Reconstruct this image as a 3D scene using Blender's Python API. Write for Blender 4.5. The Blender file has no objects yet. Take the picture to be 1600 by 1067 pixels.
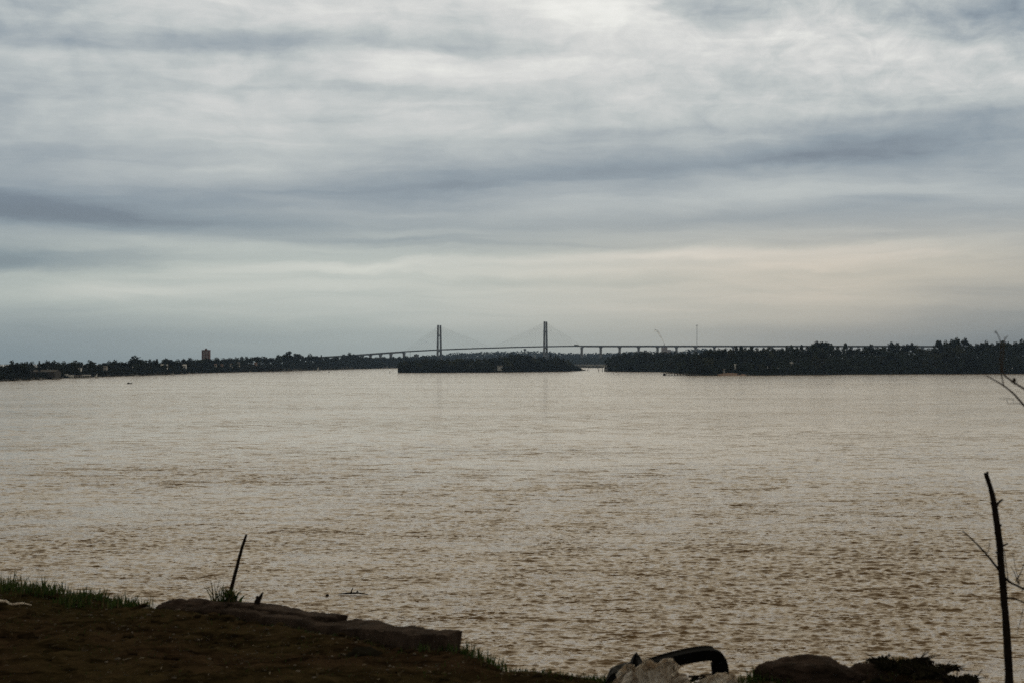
import bpy, bmesh, math, random
import numpy as np
from mathutils import Vector, Matrix, noise as mnoise

random.seed(7)
rng = np.random.default_rng(11)
scene = bpy.context.scene
C = scene.collection

# ------------------------------------------------------------------ camera
F, HY, H = 2500.0, 566.0, 12.0          # focal length and horizon in photograph pixels (1600 wide), eye height
GZ = 10.4                                # top of the near bank
cam_d = bpy.data.cameras.new('camera')
cam = bpy.data.objects.new('camera', cam_d)
C.objects.link(cam)
cam.location = (0, 0, H)
cam.rotation_euler = (math.radians(90) + math.atan((HY - 533.5) / F), 0, 0)
cam_d.sensor_width = 36
cam_d.lens = 36 * F / 1600
cam_d.clip_start = 0.1
cam_d.clip_end = 40000
cam_d.dof.use_dof = True
cam_d.dof.focus_distance = 260
cam_d.dof.aperture_fstop = 6.5
scene.camera = cam
scene.view_settings.view_transform = 'Standard'
scene.view_settings.look = 'None'
scene.view_settings.exposure = 0
scene.view_settings.gamma = 1


def at(px, py, Y):
    """photo pixel at depth Y -> world point"""
    return Vector(((px - 800) / F * Y, Y, H + (HY - py) / F * Y))


def shore_y(py):
    return F * H / (py - HY)


def gnd(px, py, dz=0.0):
    """photo pixel lying on the near bank"""
    Y = F * (H - GZ - dz) / (py - HY)
    return Vector(((px - 800) / F * Y, Y, GZ + dz))


def lin(c):
    return tuple(((v / 255) / 12.92 if v / 255 <= 0.04045 else ((v / 255 + 0.055) / 1.055) ** 2.4) for v in c)


# ------------------------------------------------------------------ materials
class NT:
    """small helper to write node trees"""
    def __init__(s, tree):
        s.t = tree
        s.n = tree.nodes
        s.l = tree.links

    def _in(s, sock, v):
        if v is None:
            return
        if isinstance(v, bpy.types.NodeSocket):
            s.l.new(v, sock)
        else:
            sock.default_value = v

    def math(s, op, a, b=None, c=None, clamp=False):
        n = s.n.new('ShaderNodeMath'); n.operation = op; n.use_clamp = clamp
        s._in(n.inputs[0], a); s._in(n.inputs[1], b); s._in(n.inputs[2], c)
        return n.outputs[0]

    def vmath(s, op, a, b=None):
        n = s.n.new('ShaderNodeVectorMath'); n.operation = op
        s._in(n.inputs[0], a); s._in(n.inputs[1], b)
        return n.outputs['Value'] if op in ('DOT_PRODUCT', 'LENGTH') else n.outputs['Vector']

    def scale(s, a, f):
        n = s.n.new('ShaderNodeVectorMath'); n.operation = 'SCALE'
        s._in(n.inputs[0], a); s._in(n.inputs['Scale'], f)
        return n.outputs['Vector']

    def comb(s, x, y, z=0.0):
        n = s.n.new('ShaderNodeCombineXYZ')
        s._in(n.inputs[0], x); s._in(n.inputs[1], y); s._in(n.inputs[2], z)
        return n.outputs[0]

    def sep(s, v):
        n = s.n.new('ShaderNodeSeparateXYZ'); s._in(n.inputs[0], v)
        return n.outputs

    def noise(s, vec, scale, detail=4.0, rough=0.5, dist=0.0, out='Fac'):
        n = s.n.new('ShaderNodeTexNoise')
        s._in(n.inputs['Vector'], vec); s._in(n.inputs['Scale'], scale)
        s._in(n.inputs['Detail'], detail); s._in(n.inputs['Roughness'], rough); s._in(n.inputs['Distortion'], dist)
        return n.outputs['Fac'] if out == 'Fac' else n.outputs['Color']

    def ramp(s, fac, stops, interp='LINEAR'):
        n = s.n.new('ShaderNodeValToRGB'); cr = n.color_ramp; cr.interpolation = interp
        s._in(n.inputs[0], fac)
        while len(cr.elements) > len(stops):
            cr.elements.remove(cr.elements[-1])
        for i, (p, c) in enumerate(stops):
            e = cr.elements[i] if i < len(cr.elements) else cr.elements.new(p)
            e.position = p
            if not hasattr(c, '__len__'):
                c = (c, c, c)
            e.color = (c[0], c[1], c[2], 1)
        return n.outputs[0]

    def mix(s, f, a, b, blend='MIX'):
        n = s.n.new('ShaderNodeMix'); n.data_type = 'RGBA'; n.blend_type = blend
        s._in(n.inputs[0], f)
        for k, v in ((6, a), (7, b)):
            if isinstance(v, bpy.types.NodeSocket):
                s.l.new(v, n.inputs[k])
            else:
                n.inputs[k].default_value = (v[0], v[1], v[2], 1)
        return n.outputs[2]

    def maprange(s, v, a, b, c, d, smooth=True):
        n = s.n.new('ShaderNodeMapRange'); n.interpolation_type = 'SMOOTHSTEP' if smooth else 'LINEAR'
        s._in(n.inputs[0], v)
        for k, x in zip((1, 2, 3, 4), (a, b, c, d)):
            n.inputs[k].default_value = x
        return n.outputs[0]


def new_mat(name):
    m = bpy.data.materials.new(name)
    m.use_nodes = True
    nt = NT(m.node_tree)
    b = m.node_tree.nodes['Principled BSDF']
    return m, nt, b


def simple_mat(name, c1, c2=None, scale=3.0, rough=0.8, bump=0.0, spec=0.3, metallic=0.0, detail=6.0, objvar=0.0):
    m, nt, b = new_mat(name)
    c2 = c2 or tuple(v * 0.65 for v in c1)
    tc = nt.n.new('ShaderNodeTexCoord')
    f = nt.noise(tc.outputs['Object'], scale, detail, 0.6)
    f = nt.maprange(f, 0.3, 0.7, 0, 1)
    col = nt.mix(f, c1, c2)
    if objvar:
        oi = nt.n.new('ShaderNodeObjectInfo')
        k = nt.maprange(oi.outputs['Random'], 0, 1, 1 - objvar, 1 + objvar, False)
        col = nt.mix(1.0, col, nt.comb(k, k, k), 'MULTIPLY')
    nt.l.new(col, b.inputs['Base Color'])
    b.inputs['Roughness'].default_value = rough
    b.inputs['Specular IOR Level'].default_value = spec
    b.inputs['Metallic'].default_value = metallic
    if bump:
        bn = nt.n.new('ShaderNodeBump'); bn.inputs['Strength'].default_value = bump
        bn.inputs['Distance'].default_value = 0.03
        nt.l.new(nt.noise(tc.outputs['Object'], scale * 3, 8, 0.7), bn.inputs['Height'])
        nt.l.new(bn.outputs[0], b.inputs['Normal'])
    return m


def leaf_mat(name, c1, c2, crown=True):
    m, nt, b = new_mat(name)
    geo = nt.n.new('ShaderNodeNewGeometry')
    oi = nt.n.new('ShaderNodeObjectInfo')
    f = nt.math('FRACT', nt.math('ADD', geo.outputs['Random Per Island'], nt.math('MULTIPLY', oi.outputs['Random'], 0.4)))
    col = nt.mix(f, c1, c2)
    k = nt.maprange(oi.outputs['Random'], 0, 1, 0.4, 1.6, False)
    col = nt.mix(1.0, col, nt.comb(k, k, k), 'MULTIPLY')
    nt.l.new(col, b.inputs['Base Color'])
    b.inputs['Roughness'].default_value = 0.8
    b.inputs['Specular IOR Level'].default_value = 0.08
    if crown:
        tc = nt.n.new('ShaderNodeTexCoord')
        r = nt.vmath('NORMALIZE', nt.vmath('SUBTRACT', tc.outputs['Generated'], (0.5, 0.5, 0.35)))
        vt = nt.n.new('ShaderNodeVectorTransform'); vt.vector_type = 'NORMAL'; vt.convert_from = 'OBJECT'; vt.convert_to = 'WORLD'
        nt.l.new(r, vt.inputs[0])
        nn = nt.vmath('ADD', nt.scale(nt.vmath('NORMALIZE', vt.outputs[0]), 0.9), nt.scale(geo.outputs['Normal'], 0.4))
    else:
        nn = nt.vmath('ADD', nt.scale(geo.outputs['Normal'], 0.35), (0.0, -0.45, 0.45))
    nt.l.new(nt.vmath('NORMALIZE', nn), b.inputs['Normal'])
    return m


M = {}
M['leaf'] = leaf_mat('dark_leaf', (0.018, 0.028, 0.015), (0.036, 0.042, 0.022))
M['leaf_olive'] = leaf_mat('olive_leaf', (0.036, 0.044, 0.018), (0.058, 0.056, 0.026))
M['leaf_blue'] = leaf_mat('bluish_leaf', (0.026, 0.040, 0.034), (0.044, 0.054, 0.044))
M['leaf_brown'] = leaf_mat('brown_reed', (0.085, 0.066, 0.042), (0.060, 0.055, 0.034), False)
M['thicket'] = leaf_mat('thicket_leaf', (0.015, 0.022, 0.012), (0.027, 0.032, 0.017), False)
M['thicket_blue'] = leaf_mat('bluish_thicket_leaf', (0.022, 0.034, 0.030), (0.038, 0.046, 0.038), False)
M['bark'] = simple_mat('bark', (0.055, 0.042, 0.032), (0.03, 0.022, 0.016), 6, 0.95)
M['twig'] = simple_mat('grey_twig', (0.085, 0.065, 0.055), (0.05, 0.04, 0.034), 20, 0.9, spec=0.1)
M['deadwood'] = simple_mat('dead_wood', (0.030, 0.022, 0.017), (0.012, 0.009, 0.007), 25, 0.95, bump=0.5, spec=0.05)
M['white'] = simple_mat('white_paint', (0.88, 0.88, 0.86), (0.76, 0.76, 0.74), 0.8, 0.6)
M['cream'] = simple_mat('cream_plaster', (0.50, 0.46, 0.42), (0.36, 0.33, 0.30), 0.5, 0.8)
M['pink'] = simple_mat('pink_plaster', (0.45, 0.32, 0.28), (0.36, 0.26, 0.24), 0.5, 0.8)
M['roof_tile'] = simple_mat('roof_tile', (0.26, 0.15, 0.11), (0.17, 0.10, 0.08), 1.2, 0.9)
M['roof_grey'] = simple_mat('grey_roof', (0.20, 0.18, 0.16), (0.13, 0.12, 0.11), 0.8, 0.9)
M['old_roof'] = simple_mat('old_roof', (0.075, 0.066, 0.060), (0.045, 0.042, 0.040), 0.5, 0.9)
M['brick'] = simple_mat('brick', (0.24, 0.12, 0.10), (0.18, 0.095, 0.08), 0.6, 0.9)
M['paleband'] = simple_mat('pale_render', (0.38, 0.31, 0.28), (0.30, 0.25, 0.22), 0.6, 0.9)
M['glass'] = simple_mat('window_glass', (0.02, 0.025, 0.03), (0.03, 0.035, 0.04), 1, 0.1, spec=0.5)
M['dark'] = simple_mat('dark_paint', (0.03, 0.03, 0.032), (0.02, 0.02, 0.02), 2, 0.6)
M['concrete'] = simple_mat('bridge_concrete', (0.20, 0.20, 0.20), (0.15, 0.15, 0.15), 0.05, 0.85)
M['deckside'] = simple_mat('bridge_deck', (0.13, 0.13, 0.135), (0.10, 0.10, 0.105), 0.05, 0.85)
M['cable'] = simple_mat('cable_sheath', (0.30, 0.30, 0.30), (0.25, 0.25, 0.25), 0.05, 0.6)
M['steel'] = simple_mat('galvanised_steel', (0.16, 0.155, 0.15), (0.11, 0.11, 0.11), 0.5, 0.6)
M['factory'] = simple_mat('pale_cladding', (0.50, 0.48, 0.50), (0.42, 0.40, 0.43), 0.1, 0.8)
M['timber'] = simple_mat('weathered_timber', (0.045, 0.036, 0.028), (0.025, 0.02, 0.016), 2, 0.9)
M['sail'] = simple_mat('sailcloth', (0.85, 0.85, 0.83), (0.75, 0.75, 0.74), 0.5, 0.7)
M['soil'] = simple_mat('shore_soil', (0.055, 0.046, 0.034), (0.035, 0.032, 0.022), 0.04, 0.95)
M['sand'] = simple_mat('red_sand', (0.30, 0.19, 0.13), (0.22, 0.14, 0.10), 0.3, 0.95)
M['mudbank'] = simple_mat('pale_mud', (0.26, 0.24, 0.20), (0.18, 0.17, 0.14), 0.03, 0.95)
M['blackplastic'] = simple_mat('black_plastic', (0.006, 0.006, 0.006), (0.003, 0.003, 0.003), 12, 0.85, spec=0.02)
M['rubber'] = simple_mat('black_sheet', (0.012, 0.011, 0.010), (0.006, 0.006, 0.006), 20, 0.7, bump=0.4, spec=0.1)
M['wallconc'] = simple_mat('old_concrete', (0.080, 0.057, 0.044), (0.032, 0.023, 0.018), 9, 0.95, bump=0.8, spec=0.05)
M['rock'] = simple_mat('brown_rock', (0.080, 0.054, 0.042), (0.028, 0.020, 0.015), 9, 0.95, bump=1.0, spec=0.05)
M['deadleaf'] = leaf_mat('dead_leaf', (0.022, 0.017, 0.011), (0.040, 0.036, 0.018), False)
M['pebble'] = simple_mat('pebble', (0.20, 0.17, 0.14), (0.06, 0.05, 0.04), 40, 0.9, spec=0.1)


def make_plastic_film():
    m, nt, b = new_mat('white_plastic_film')
    tc = nt.n.new('ShaderNodeTexCoord')
    f = nt.noise(nt.vmath('MULTIPLY', tc.outputs['Object'], (22, 22, 7)), 1.0, 5, 0.6, 1.5)
    col = nt.mix(nt.maprange(f, 0.35, 0.65, 0, 1), (0.93, 0.88, 0.80), (0.58, 0.48, 0.38))
    nt.l.new(col, b.inputs['Base Color'])
    b.inputs['Roughness'].default_value = 0.4
    bn = nt.n.new('ShaderNodeBump'); bn.inputs['Strength'].default_value = 0.3; bn.inputs['Distance'].default_value = 0.012
    nt.l.new(nt.noise(nt.vmath('MULTIPLY', tc.outputs['Object'], (45, 45, 12)), 1.0, 4, 0.6, 1.2), bn.inputs['Height'])
    nt.l.new(bn.outputs[0], b.inputs['Normal'])
    tr = nt.n.new('ShaderNodeBsdfTranslucent'); nt.l.new(col, tr.inputs['Color'])
    mx = nt.n.new('ShaderNodeMixShader'); mx.inputs[0].default_value = 0.48
    nt.l.new(b.outputs[0], mx.inputs[1]); nt.l.new(tr.outputs[0], mx.inputs[2])
    nt.l.new(mx.outputs[0], nt.n['Material Output'].inputs[0])
    return m


M['film'] = make_plastic_film()


def make_grass_mat():
    m, nt, b = new_mat('grass_blade')
    geo = nt.n.new('ShaderNodeNewGeometry')
    col = nt.ramp(geo.outputs['Random Per Island'], [(0, (0.018, 0.040, 0.008)), (0.6, (0.040, 0.072, 0.014)), (0.85, (0.075, 0.082, 0.026)), (1, (0.10, 0.075, 0.04))])
    nt.l.new(col, b.inputs['Base Color'])
    b.inputs['Roughness'].default_value = 0.6
    b.inputs['Specular IOR Level'].default_value = 0.2
    tr = nt.n.new('ShaderNodeBsdfTranslucent')
    nt.l.new(col, tr.inputs['Color'])
    mx = nt.n.new('ShaderNodeMixShader'); mx.inputs[0].default_value = 0.35
    nt.l.new(b.outputs[0], mx.inputs[1]); nt.l.new(tr.outputs[0], mx.inputs[2])
    nt.l.new(mx.outputs[0], nt.n['Material Output'].inputs[0])
    return m


M['grass'] = make_grass_mat()


def make_straw_mat():
    m, nt, b = new_mat('straw')
    geo = nt.n.new('ShaderNodeNewGeometry')
    col = nt.ramp(geo.outputs['Random Per Island'], [(0, (0.02, 0.014, 0.008)), (0.6, (0.05, 0.036, 0.02)), (0.96, (0.10, 0.078, 0.046)), (1, (0.26, 0.22, 0.17))])
    nt.l.new(col, b.inputs['Base Color'])
    b.inputs['Roughness'].default_value = 0.9
    b.inputs['Specular IOR Level'].default_value = 0.1
    return m


M['straw'] = make_straw_mat()


def make_dirt_mat():
    m, nt, b = new_mat('dirt')
    tc = nt.n.new('ShaderNodeTexCoord')
    P = tc.outputs['Object']
    f1 = nt.maprange(nt.noise(P, 0.9, 5, 0.6), 0.35, 0.65, 0, 1)
    f2 = nt.maprange(nt.noise(nt.vmath('MULTIPLY', P, (0.7, 1.0, 1.0)), 6, 10, 0.72, 0.6), 0.32, 0.68, 0, 1)
    col = nt.mix(f2, (0.011, 0.007, 0.004), (0.068, 0.043, 0.025))
    col2 = nt.mix(f2, (0.012, 0.009, 0.004), (0.068, 0.051, 0.024))
    col = nt.mix(f1, col, col2)
    nt.l.new(col, b.inputs['Base Color'])
    b.inputs['Roughness'].default_value = 0.95
    b.inputs['Specular IOR Level'].default_value = 0.0
    bn = nt.n.new('ShaderNodeBump'); bn.inputs['Strength'].default_value = 0.9; bn.inputs['Distance'].default_value = 0.02
    nt.l.new(nt.noise(P, 30, 8, 0.7), bn.inputs['Height'])
    nt.l.new(bn.outputs[0], b.inputs['Normal'])
    return m


M['dirt'] = make_dirt_mat()


def make_water_mat():
    m, nt, b = new_mat('river_water')
    geo = nt.n.new('ShaderNodeNewGeometry')
    tc = nt.n.new('ShaderNodeTexCoord')
    P = tc.outputs['Object']
    at_lod = nt.n.new('ShaderNodeAttribute'); at_lod.attribute_name = 'chop'
    at_foam = nt.n.new('ShaderNodeAttribute'); at_foam.attribute_name = 'foam'
    P1 = nt.vmath('MULTIPLY', P, (0.50, 1.0, 1.0))
    gust = nt.maprange(nt.noise(nt.vmath('MULTIPLY', P, (0.012, 0.022, 1)), 1.0, 4, 0.55), 0.3, 0.7, 0.6, 1.4)
    big = nt.vmath('SUBTRACT', nt.noise(P1, 0.55, 3, 0.65, 0.3, 'Color'), (0.5, 0.5, 0.5))
    small = nt.vmath('SUBTRACT', nt.noise(P1, 4.5, 3, 0.6, 0.3, 'Color'), (0.5, 0.5, 0.5))
    tiny = nt.vmath('SUBTRACT', nt.noise(P1, 16, 2, 0.6, 0.0, 'Color'), (0.5, 0.5, 0.5))
    sl = nt.vmath('ADD', nt.scale(big, nt.math('MULTIPLY', at_lod.outputs['Fac'], 1.7)),
                  nt.vmath('ADD', nt.scale(small, 1.1), nt.scale(tiny, 0.45)))
    sl = nt.scale(sl, gust)
    sl = nt.vmath('MULTIPLY', sl, (1.15, 1.0, 0.0))
    # steep little fronts of the chop: thin, scattered, facing down-wind
    f1 = nt.noise(nt.vmath('MULTIPLY', P, (2.4, 3.4, 1.0)), 1.0, 6, 0.70, 0.8)
    f2 = nt.noise(nt.vmath('MULTIPLY', P, (0.16, 0.42, 1.0)), 1.0, 3, 0.55, 0.3)
    ff = nt.math('ADD', f1, nt.math('MULTIPLY', nt.math('SUBTRACT', f2, 0.5), 0.45))
    steep = nt.math('MULTIPLY', nt.math('MULTIPLY', nt.maprange(ff, 0.55, 0.64, 0.0, 1.0), gust), nt.math('MULTIPLY_ADD', at_lod.outputs['Fac'], -0.45, 1.0))
    sl = nt.vmath('ADD', sl, nt.scale((0.08, -0.58, 0.0), steep))
    nrm = nt.vmath('NORMALIZE', nt.vmath('ADD', geo.outputs['Normal'], sl))
    nt.l.new(nrm, b.inputs['Normal'])
    silt = nt.maprange(nt.noise(nt.vmath('MULTIPLY', P, (0.006, 0.02, 1)), 1.0, 3, 0.5), 0.3, 0.7, 0, 1)
    body = nt.mix(silt, (0.19, 0.116, 0.050), (0.22, 0.138, 0.062))
    fo = nt.math('MULTIPLY', at_foam.outputs['Fac'], nt.maprange(nt.noise(P1, 1.6, 5, 0.7), 0.42, 0.6, 0, 1))
    nt.l.new(nt.mix(fo, body, (0.78, 0.75, 0.70)), b.inputs['Base Color'])
    nt.l.new(nt.math('MULTIPLY_ADD', fo, 0.6, 0.12), b.inputs['Roughness'])
    b.inputs['IOR'].default_value = 1.33
    b.inputs['Specular IOR Level'].default_value = 0.5
    return m


M['water'] = make_water_mat()

# ------------------------------------------------------------------ object helpers


def tag(o, label=None, cat=None, group=None, kind=None):
    if label: o['label'] = label
    if cat: o['category'] = cat
    if group: o['group'] = group
    if kind: o['kind'] = kind
    return o


def thing(name, loc, label, cat, group=None, rz=0.0, scale=None):
    o = bpy.data.objects.new(name, None)
    C.objects.link(o)
    o.empty_display_size = 0.2
    o.location = loc
    o.rotation_euler = (0, 0, rz)
    if scale is not None:
        o.scale = scale
    return tag(o, label, cat, group)


def obj(name, me, mat=None, parent=None):
    o = bpy.data.objects.new(name, me)
    C.objects.link(o)
    if mat is not None:
        me.materials.clear()
        for x in (mat if isinstance(mat, (list, tuple)) else [mat]):
            me.materials.append(x)
    if parent is not None:
        o.parent = parent
    return o


def np_mesh(name, V, Q, smooth=False):
    """numpy arrays -> mesh; Q is n x 3 or n x 4"""
    V = np.asarray(V, np.float32); Q = np.asarray(Q, np.int32)
    me = bpy.data.meshes.new(name)
    k = Q.shape[1]
    me.vertices.add(len(V)); me.vertices.foreach_set('co', V.ravel())
    me.loops.add(Q.size); me.loops.foreach_set('vertex_index', Q.ravel())
    me.polygons.add(len(Q))
    me.polygons.foreach_set('loop_start', np.arange(0, Q.size, k, dtype=np.int32))
    me.polygons.foreach_set('loop_total', np.full(len(Q), k, np.int32))
    me.update(calc_edges=True)
    if smooth:
        me.polygons.foreach_set('use_smooth', np.ones(len(Q), bool))
    me.validate()
    return me


class MB:
    """collects boxes, tubes and plates in one mesh"""
    def __init__(s):
        s.v = []; s.f = []

    def box(s, x0, x1, y0, y1, z0, z1):
        b = len(s.v)
        s.v += [(x, y, z) for z in (z0, z1) for y in (y0, y1) for x in (x0, x1)]
        s.f += [tuple(b + i for i in q) for q in ((0, 2, 3, 1), (4, 5, 7, 6), (0, 1, 5, 4), (2, 6, 7, 3), (0, 4, 6, 2), (1, 3, 7, 5))]
        return s

    def hexa(s, pts):
        b = len(s.v)
        s.v += [tuple(p) for p in pts]
        s.f += [tuple(b + i for i in q) for q in ((0, 2, 3, 1), (4, 5, 7, 6), (0, 1, 5, 4), (2, 6, 7, 3), (0, 4, 6, 2), (1, 3, 7, 5))]
        return s

    def poly(s, pts):
        b = len(s.v); s.v += [tuple(p) for p in pts]; s.f.append(tuple(range(b, b + len(pts)))); return s

    def tube(s, pts, rad, n=6, jitter=0.0, caps=True):
        pts = [Vector(p) for p in pts]
        rad = rad if hasattr(rad, '__len__') else [rad] * len(pts)
        b = len(s.v)
        up = Vector((0.3, 1, 0.2)).normalized()
        for i, p in enumerate(pts):
            d = (pts[min(i + 1, len(pts) - 1)] - pts[max(i - 1, 0)])
            d = d.normalized() if d.length > 1e-9 else Vector((0, 0, 1))
            a = d.cross(up)
            a = a.normalized() if a.length > 1e-4 else d.cross(Vector((1, 0, 0))).normalized()
            c = d.cross(a)
            for k in range(n):
                t = 2 * math.pi * k / n
                r = rad[i] * (1 + random.uniform(-jitter, jitter))
                s.v.append(tuple(p + a * math.cos(t) * r + c * math.sin(t) * r))
        for i in range(len(pts) - 1):
            for k in range(n):
                k2 = (k + 1) % n
                s.f.append((b + i * n + k, b + i * n + k2, b + (i + 1) * n + k2, b + (i + 1) * n + k))
        if caps:
            s.f.append(tuple(b + k for k in range(n))[::-1])
            e = b + (len(pts) - 1) * n
            s.f.append(tuple(e + k for k in range(n)))
        return s

    def mesh(s, name, smooth=False):
        me = bpy.data.meshes.new(name)
        me.from_pydata(s.v, [], s.f)
        me.update()
        bm = bmesh.new(); bm.from_mesh(me)
        bmesh.ops.recalc_face_normals(bm, faces=bm.faces)
        bm.to_mesh(me); bm.free()
        if smooth:
            for p in me.polygons: p.use_smooth = True
        return me

    def build(s, name, mat, parent=None, smooth=False):
        return obj(name, s.mesh(name, smooth), mat, parent)


def smoothpath(pts, k=4):
    """Catmull-Rom resampling"""
    pts = [Vector(p) for p in pts]
    out = []
    for i in range(len(pts) - 1):
        p0, p1, p2, p3 = pts[max(i - 1, 0)], pts[i], pts[i + 1], pts[min(i + 2, len(pts) - 1)]
        for j in range(k):
            t = j / k
            out.append(0.5 * ((2 * p1) + (p2 - p0) * t + (2 * p0 - 5 * p1 + 4 * p2 - p3) * t * t + (3 * p1 - p0 - 3 * p2 + p3) * t ** 3))
    out.append(pts[-1])
    return out


def blob_mesh(name, size, sub=4, amp=0.25, freq=2.0, seed=0, ridged=False, flat=0.0, oct=4):
    """crumpled / rocky lump, size = half extents"""
    bm = bmesh.new()
    bmesh.ops.create_icosphere(bm, subdivisions=sub, radius=1.0)
    off = Vector((seed * 7.3, seed * 3.1, seed * 5.7))
    for v in bm.verts:
        p = v.co.copy()
        d = 0.0; a = 1.0; f = freq
        for o in range(oct):
            nn = mnoise.noise(p * f + off)
            d += a * ((1 - abs(nn) * 2.2) if ridged else nn)
            a *= 0.5; f *= 2.1
        v.co = p * (1 + amp * d)
        if flat and v.co.z < -flat:
            v.co.z = -flat
        v.co = Vector((v.co.x * size[0], v.co.y * size[1], v.co.z * size[2]))
    me = bpy.data.meshes.new(name)
    bm.to_mesh(me); bm.free()
    for p in me.polygons: p.use_smooth = True
    return me


SUN_AZ, SUN_EL = math.radians(4), math.radians(34)

# ------------------------------------------------------------------ world: overcast sky
def build_world():
    w = bpy.data.worlds.new('World')
    scene.world = w
    w.use_nodes = True
    nt = NT(w.node_tree)
    bg = w.node_tree.nodes['Background']
    bg.inputs['Strength'].default_value = 0.1
    sky = nt.n.new('ShaderNodeTexSky'); sky.sky_type = 'NISHITA'; sky.sun_disc = False
    sky.sun_elevation = SUN_EL; sky.sun_rotation = SUN_AZ
    sky.air_density = 1.0; sky.dust_density = 2.5
    tc = nt.n.new('ShaderNodeTexCoord')
    D = tc.outputs['Generated']
    x, y, z = nt.sep(D)
    az = nt.math('ARCTAN2', x, y)
    el = nt.math('ARCSINE', z)
    P0 = nt.comb(az, el, 0.0)

    def ang(px, py):
        v = Vector(((px - 800) / F, 1.0, (HY - py) / F)).normalized()
        return math.atan2(v.x, v.y), math.asin(v.z)

    # natural edges: warp of the cloud coordinates, stretched along the horizon
    wv = nt.noise(nt.vmath('MULTIPLY', P0, (9.0, 34.0, 1)), 1.0, 6, 0.6, 0.4, 'Color')
    warp = nt.vmath('MULTIPLY', nt.vmath('SUBTRACT', wv, (0.5, 0.5, 0.5)), (0.08, 0.018, 0))
    P = nt.vmath('ADD', P0, warp)
    total = None
    # px, py, half-width, half-height, tilt (deg, + = rises to the right), amplitude, lower-edge sharpness
    blobs = [
        (900, 5, 190, 70, 0, .09, 1), (640, 112, 150, 34, 5, .055, 1), (960, 110, 150, 36, -3, .045, 1),
        (340, 30, 250, 30, 0, .02, 1), (240, 190, 300, 50, 0, .015, 1),
        (340, 70, 380, 20, 2, -.12, 1.6), (760, 78, 160, 14, -3, -.05, 1.5),
        (1085, 14, 95, 34, -10, -.115, 1.3), (1590, 5, 170, 50, 0, -.14, 1), (0, 0, 200, 60, 0, -.05, 1), (1340, 20, 120, 30, 0, -.03, 1),
        (1240, 45, 130, 30, 8, .05, 1), (1450, 70, 190, 20, -4, .085, 1),
        (1270, 172, 55, 13, 4, .06, 1.5), (1400, 190, 90, 10, 4, .04, 1), (1500, 110, 200, 25, 0, .02, 1),
        (1480, 178, 120, 12, 0, -.05, 1),
        (1330, 226, 420, 42, 3.5, -.12, 1.4), (880, 276, 450, 34, 2.5, -.085, 1.8), (560, 304, 380, 30, 1.5, -.08, 1.6), (1250, 248, 220, 12, 3, -.05, 1.4), (760, 290, 300, 9, 2, -.045, 1.8), (500, 322, 260, 8, 0, -.035, 1.5),
        (500, 140, 400, 12, 1, -.025, 1), (1120, 142, 300, 16, 2, -.03, 1), (300, 240, 400, 16, 2, -.03, 1), (900, 214, 300, 10, 3, -.02, 1), (700, 350, 600, 16, 1, -.035, 1.3), (330, 345, 420, 14, -1, -.04, 1.4), (640, 375, 200, 5, 1, -.03, 1.5), (300, 400, 260, 8, 0, -.03, 1.4),
        (60, 328, 280, 27, -1, -.19, 1.8), (-10, 408, 170, 28, 0, -.16, 1.5), (460, 372, 300, 16, -2, -.055, 2.4),
        (1000, 345, 420, 36, 2, -.03, 1), (1390, 308, 85, 10, -4, -.065, 1.3), (1240, 330, 170, 10, 2, -.03, 1.3),
        (760, 384, 260, 8, 0, -.035, 2), (1080, 395, 460, 8, 2, .045, 1), (640, 414, 520, 11, 2, .055, 1),
        (220, 456, 330, 10, 3, .045, 1), (1430, 392, 260, 14, 3, .055, 1), (1000, 420, 400, 7, 1, .03, 1),
        (900, 440, 260, 7, 0, -.025, 1.5), (1250, 300, 200, 12, 2, .03, 1.4), (1560, 300, 140, 16, 2, .03, 1),
        (750, 500, 700, 30, 0, .012, 1),
        (-40, 160, 220, 420, 0, -.055, 1), (1660, 250, 200, 420, 0, -.06, 1), (40, 545, 420, 70, 0, -.085, 1), (1660, 545, 420, 80, 0, -.17, 1),  # edge blobs darken the sky's sides to imitate lens vignetting
    ]
    for px, py, sx, sy, tilt, amp, sharp in blobs:
        a0, e0 = ang(px, py)
        mp = nt.n.new('ShaderNodeMapping'); mp.vector_type = 'TEXTURE'
        mp.inputs['Location'].default_value = (a0, e0, 0)
        mp.inputs['Rotation'].default_value = (0, 0, math.radians(tilt))
        mp.inputs['Scale'].default_value = (sx / F, sy / F, 1)
        nt.l.new(P, mp.inputs['Vector'])
        v = mp.outputs[0]
        if sharp != 1:
            vx, vy, vz = nt.sep(v)
            v = nt.comb(vx, nt.math('MAXIMUM', vy, nt.math('MULTIPLY', vy, -sharp)), 0.0)
        g = nt.math('EXPONENT', nt.math('MULTIPLY', nt.vmath('DOT_PRODUCT', v, v), -1.0))
        total = nt.math('MULTIPLY', g, amp) if total is None else nt.math('MULTIPLY_ADD', g, amp, total)
    # base brightness by elevation (sRGB-like scale)
    def e_of(py): return math.atan((HY - py) / F)
    s = 1 / e_of(-250)
    stops = [(0.0, .70), (e_of(545) * s, .725), (e_of(500) * s, .765), (e_of(450) * s, .785), (e_of(410) * s, .755), (e_of(360) * s, .70),
             (e_of(300) * s, .705), (e_of(200) * s, .755), (e_of(100) * s, .785), (e_of(0) * s, .79), (1.0, .83)]
    base = nt.ramp(nt.math('MULTIPLY', el, s), stops, 'B_SPLINE')
    bs = nt.sep(base)[0]
    # fine structure: long thin streaks low down, softer billows higher up
    n1 = nt.noise(nt.vmath('MULTIPLY', P, (7.0, 85.0, 1)), 1.0, 8, 0.58, 0.5)
    n2 = nt.noise(nt.vmath('MULTIPLY', P, (11.0, 27.0, 1)), 1.0, 9, 0.56, 0.25)
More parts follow.
